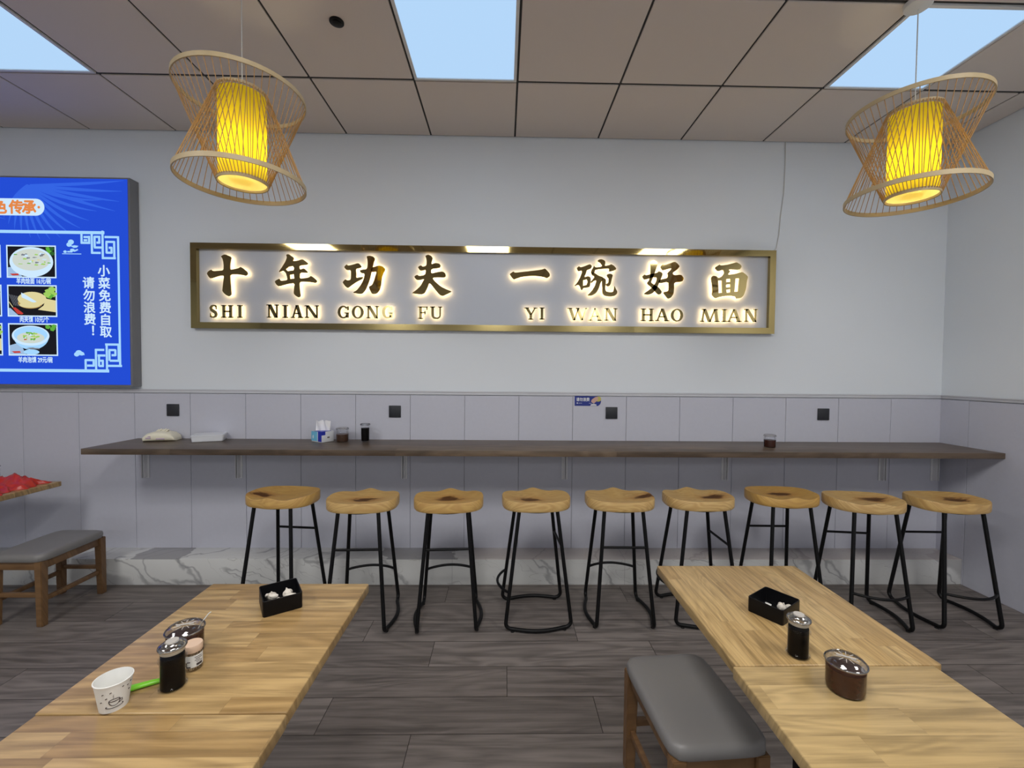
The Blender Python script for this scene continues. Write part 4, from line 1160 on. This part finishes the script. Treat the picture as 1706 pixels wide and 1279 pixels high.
def garlic_clove(loc, s, rot, label):
    prof = [(.0, -.013), (.005, -.0125), (.0078, -.008), (.0085, -.001), (.0068, .006), (.0038, .012), (.0012, .017), (.0, .018)]
    mb = MB().lathe([(r * s, z * s) for r, z in prof], n=24)
    for v in mb.bm.verts:
        v.co.x *= .8
        v.co.y += 9 * v.co.z ** 2 / s
    o = mb.build('garlic_clove', M['garlic'])
    o.location, o.rotation_euler = loc, rot
    return tag(o, label, 'garlic clove', 'garlic in the black boxes')
box_tray((-.731, 1.326, TZ), math.atan2(.061, .091), .112, .120, .050, 'black plastic box of whole garlic on the far end of the left table')
garlic_bulb((-.744, 1.402, TZ + .028), .76, .25, .4, 'whole garlic bulb in the left half of the left black box')
garlic_bulb((-.703, 1.424, TZ + .028), .74, -.35, 1.2, 'whole garlic bulb in the right half of the left black box')
garlic_clove((-.7500, 1.3850, TZ + .040), .75, (1.2, .2, .4), 'garlic clove at the far left inside the left black box')
garlic_clove((-.7230, 1.3765, TZ + .042), .9, (1.4, .1, -1.1), 'garlic clove at the front wall of the left black box')
garlic_clove((-.722, 1.398, TZ + .020), 1.0, (.9, .3, .3), 'small garlic clove lying between the two bulbs in the left box')
garlic_clove((-.684, 1.408, TZ + .026), 1.3, (1.4, .2, -1.3), 'garlic clove at the right end inside the left black box')
box_tray((.786, 1.3655, TZ), math.atan2(-.085, .057), .106, .118, .047, 'black plastic box holding a few garlic scraps on the right table')
garlic_bulb((.888, 1.350, TZ + .020), .72, .4, .3, 'garlic piece in the right black box just behind the soy bottle')
garlic_clove((.926, 1.366, TZ + .012), 1.0, (1.2, .3, 1.2), 'garlic clove at the far right corner of the right black box')
garlic_clove((.858, 1.338, TZ + .012), .8, (1.4, 0, .4), 'small garlic clove by the front wall of the right black box')
def peel(loc, s, rz, label):
    mb = MB()
    n = 8
    top_, bot_ = [], []
    for i in range(n + 1):
        a = R(-60 + 120 * i / n)
        for L, dr in ((top_, 0), (bot_, .0006)):
            L.append([Vector(((.009 - dr) * s * math.sin(a) * (1 + .2 * math.sin(i * 2.1)), y * s, (.009 - dr) * s * (1 - math.cos(a)) + .001)) for y in (-.008, -.002, .005, .009 + .002 * math.sin(i * 3))])
    rs = [a + list(reversed(b)) for a, b in zip(top_, bot_)]
    mb.rings(rs)
    o = mb.build('garlic_peel', M['paper'])
    o.location, o.rotation_euler = loc, (0, 0, rz)
    return tag(o, label, 'garlic peel', 'garlic in the black boxes')
peel((.866, 1.388, TZ + .004), 1.1, .6, 'curled white garlic peel in the middle of the right black box')
peel((.842, 1.366, TZ + .004), .7, 2.0, 'tiny white garlic peel near the left wall of the right black box')

# ------------------------------------------------------------------ things on the counter
t = thing('tissue_pack', 'cream soft tissue pack at the left end of the counter', 'tissue pack', (-2.385, 3.085, KZ), R(14))
mb = MB()
rs = []
for x, hw, h in ((-.098, .045, .012), (-.095, .056, .03), (-.07, .062, .055), (-.03, .064, .066), (.02, .064, .066), (.06, .062, .058), (.088, .056, .034), (.096, .045, .014)):
    rs.append([Vector((x + .004 * math.sin(7 * i), hw * math.copysign(abs(math.cos(2 * PI * i / 20)) ** .5, math.cos(2 * PI * i / 20)), h * .5 + h * .5 * math.copysign(abs(math.sin(2 * PI * i / 20)) ** .6, math.sin(2 * PI * i / 20)) * (1 + .06 * math.sin(i * 2.2 + x * 60)) - (0 if i < 10 else h * .5 - h * .5)) ) for i in range(20)])
zmin = min(v.z for r_ in rs for v in r_)
for r_ in rs:
    for v in r_: v.z = max(0, v.z - zmin * .0)
mb.rings(rs).build('wrapper', M['cream_bag'], t)
mb = MB()
for x, z, w, hh in ((-.055, .022, .03, .008), (.015, .016, .05, .007), (-.05, .034, .016, .006)):
    mb.box(x - w / 2, x + w / 2, -.0665, -.0625, z, z + hh, .001, 1)
mb.build('printed_lettering_band', M['pink_print'], t)
mb = MB()
for i in range(5):
    x = -.03 + i * .014
    mb.tube([(x, -.02, .062), (x + .01, 0, .074 + .003 * (i % 2)), (x + .004, .02, .063)], [.004, .006, .004], 8)
mb.build('opening_fold', M['cream_bag'], t)
t = thing('plastic_tray', 'white rectangular plastic box on the counter right of the cream tissue pack', 'box', (-2.062, 3.09, KZ), R(22))
mb = MB()
def rrect(hx, hy, q, z):
    o = []
    for cx, cy, a0 in ((hx - q, hy - q, 0), (-hx + q, hy - q, 90), (-hx + q, -hy + q, 180), (hx - q, -hy + q, 270)):
        for k in range(5):
            a = R(a0 + 22.5 * k); o.append(Vector((cx + q * math.cos(a), cy + q * math.sin(a), z)))
    return o
mb.rings([rrect(.088, .062, .01, 0), rrect(.092, .066, .012, .004), rrect(.097, .070, .012, .040), rrect(.0985, .0715, .012, .0405), rrect(.0985, .0715, .012, .044), rrect(.095, .068, .012, .0445)])
mb.build('box_body', M['tray'], t)
MB().rings([rrect(.094, .067, .012, .0452), rrect(.094, .067, .012, .048), rrect(.085, .058, .01, .0495), rrect(.08, .053, .01, .0485)]).build('lid', M['tray'], t)
t = thing('tissue_box', 'blue and white tissue box with a white tissue standing up on the counter', 'tissue box', (-1.272, 3.085, KZ), R(-32))
MB().box(-.055, .055, -.050, .050, 0, .075, .003).build('carton', M['card_white'], t)
MB().box(-.0555, .010, -.0507, -.0497, .008, .0735).build('light_blue_print', M['lt_blue'], t, smooth=False)
mb = MB(); mb.box(.018, .0558, -.0509, -.0499, .006, .0757).box(.0548, .0559, -.0505, -.02, .05, .0757).box(-.03, .0556, -.0507, .03, .0745, .0757)
mb.build('dark_blue_print', M['navy'], t, smooth=False)
MB().lathe([(.0, 0), (.009, 0), (.009, .0008), (.0, .0008)], n=20).xform(Matrix.Translation((-.035, -.0508, .035)) @ Matrix.Rotation(R(90), 4, 'X') @ Matrix.Diagonal((.7, 1.3, 1, 1))).build('drop_print', M['card_white'], t)
MB().box(.0548, .0557, -.004, .014, .028, .036).build('mark_print', M['print'], t, smooth=False)
mb = MB()
n = 14
F, B = [], []
for k in range(7):
    z = .070 + .075 * k / 6
    row = []
    for i in range(n + 1):
        u = -.05 + .1 * i / n
        row.append(Vector((u, .010 * math.sin(i * .9 + k * .3) * (.4 + k / 8) + .002 * math.sin(i * 2.3), z + .004 * math.sin(i * 1.3) * (k / 6))))
    F.append(row)
rs = [r_ + [v + Vector((0, .0012, 0)) for v in reversed(r_)] for r_ in F]
tis = mb.rings(rs).build('tissue', M['tissue_w'], t)
tis.rotation_euler = (0, 0, R(30))

# crumpled red plastic film on the left edge table
mb = MB()
nx, ny = 56, 40
cx, cy = -3.185, 2.745
grid = []
def film_h(u, v):
    edge = max(0.0, 1 - max(abs(u), abs(v)) ** 4)
    p = Vector(((u * .9 - v * .5) * 1.1, (v * .9 + u * .5) * 3.4, 1.3))
    h = .006 + .020 * (1 - abs(noise.noise(p * 1.1))) ** 4 + .012 * (1 - abs(noise.noise(p * 2.7))) ** 4
    h += .048 * math.exp(-((u - .25) ** 2 / .5 + (v - .55) ** 2 / .10))
    return max(.0012, h * min(1, edge * 2.2))
for j in range(ny + 1):
    row = []
    for i in range(nx + 1):
        u, v = -1 + 2 * i / nx, -1 + 2 * j / ny
        wx = .21 + .02 * math.sin(v * 7) + .012 * math.sin(v * 17)
        wy = .17 + .02 * math.sin(u * 6 + 1) + .012 * math.sin(u * 15)
        row.append((cx + u * wx * (1 if u < 0 else .9), cy + v * wy, film_h(u, v)))
    grid.append(row)
topv = [[mb.bm.verts.new((x, y, TZ + .001 + z)) for x, y, z in row] for row in grid]
botv = [[mb.bm.verts.new((x, y, TZ + .0004)) for x, y, z in row] for row in grid]
for j in range(ny):
    for i in range(nx):
        mb._face([topv[j][i], topv[j][i + 1], topv[j + 1][i + 1], topv[j + 1][i]])
        mb._face([botv[j][i], botv[j + 1][i], botv[j + 1][i + 1], botv[j][i + 1]])
ring_i = [(0, i) for i in range(nx)] + [(j, nx) for j in range(ny)] + [(ny, i) for i in range(nx, 0, -1)] + [(j, 0) for j in range(ny, 0, -1)]
for a, b in zip(ring_i, ring_i[1:] + ring_i[:1]):
    mb._face([topv[a[0]][a[1]], botv[a[0]][a[1]], botv[b[0]][b[1]], topv[b[0]][b[1]]])
bag = mb.build('plastic_bag', M['red_film'])
bag.data.set_sharp_from_angle(angle=R(120))
tag(bag, 'crumpled bright red plastic bag spread on the table at the left edge', 'plastic bag')
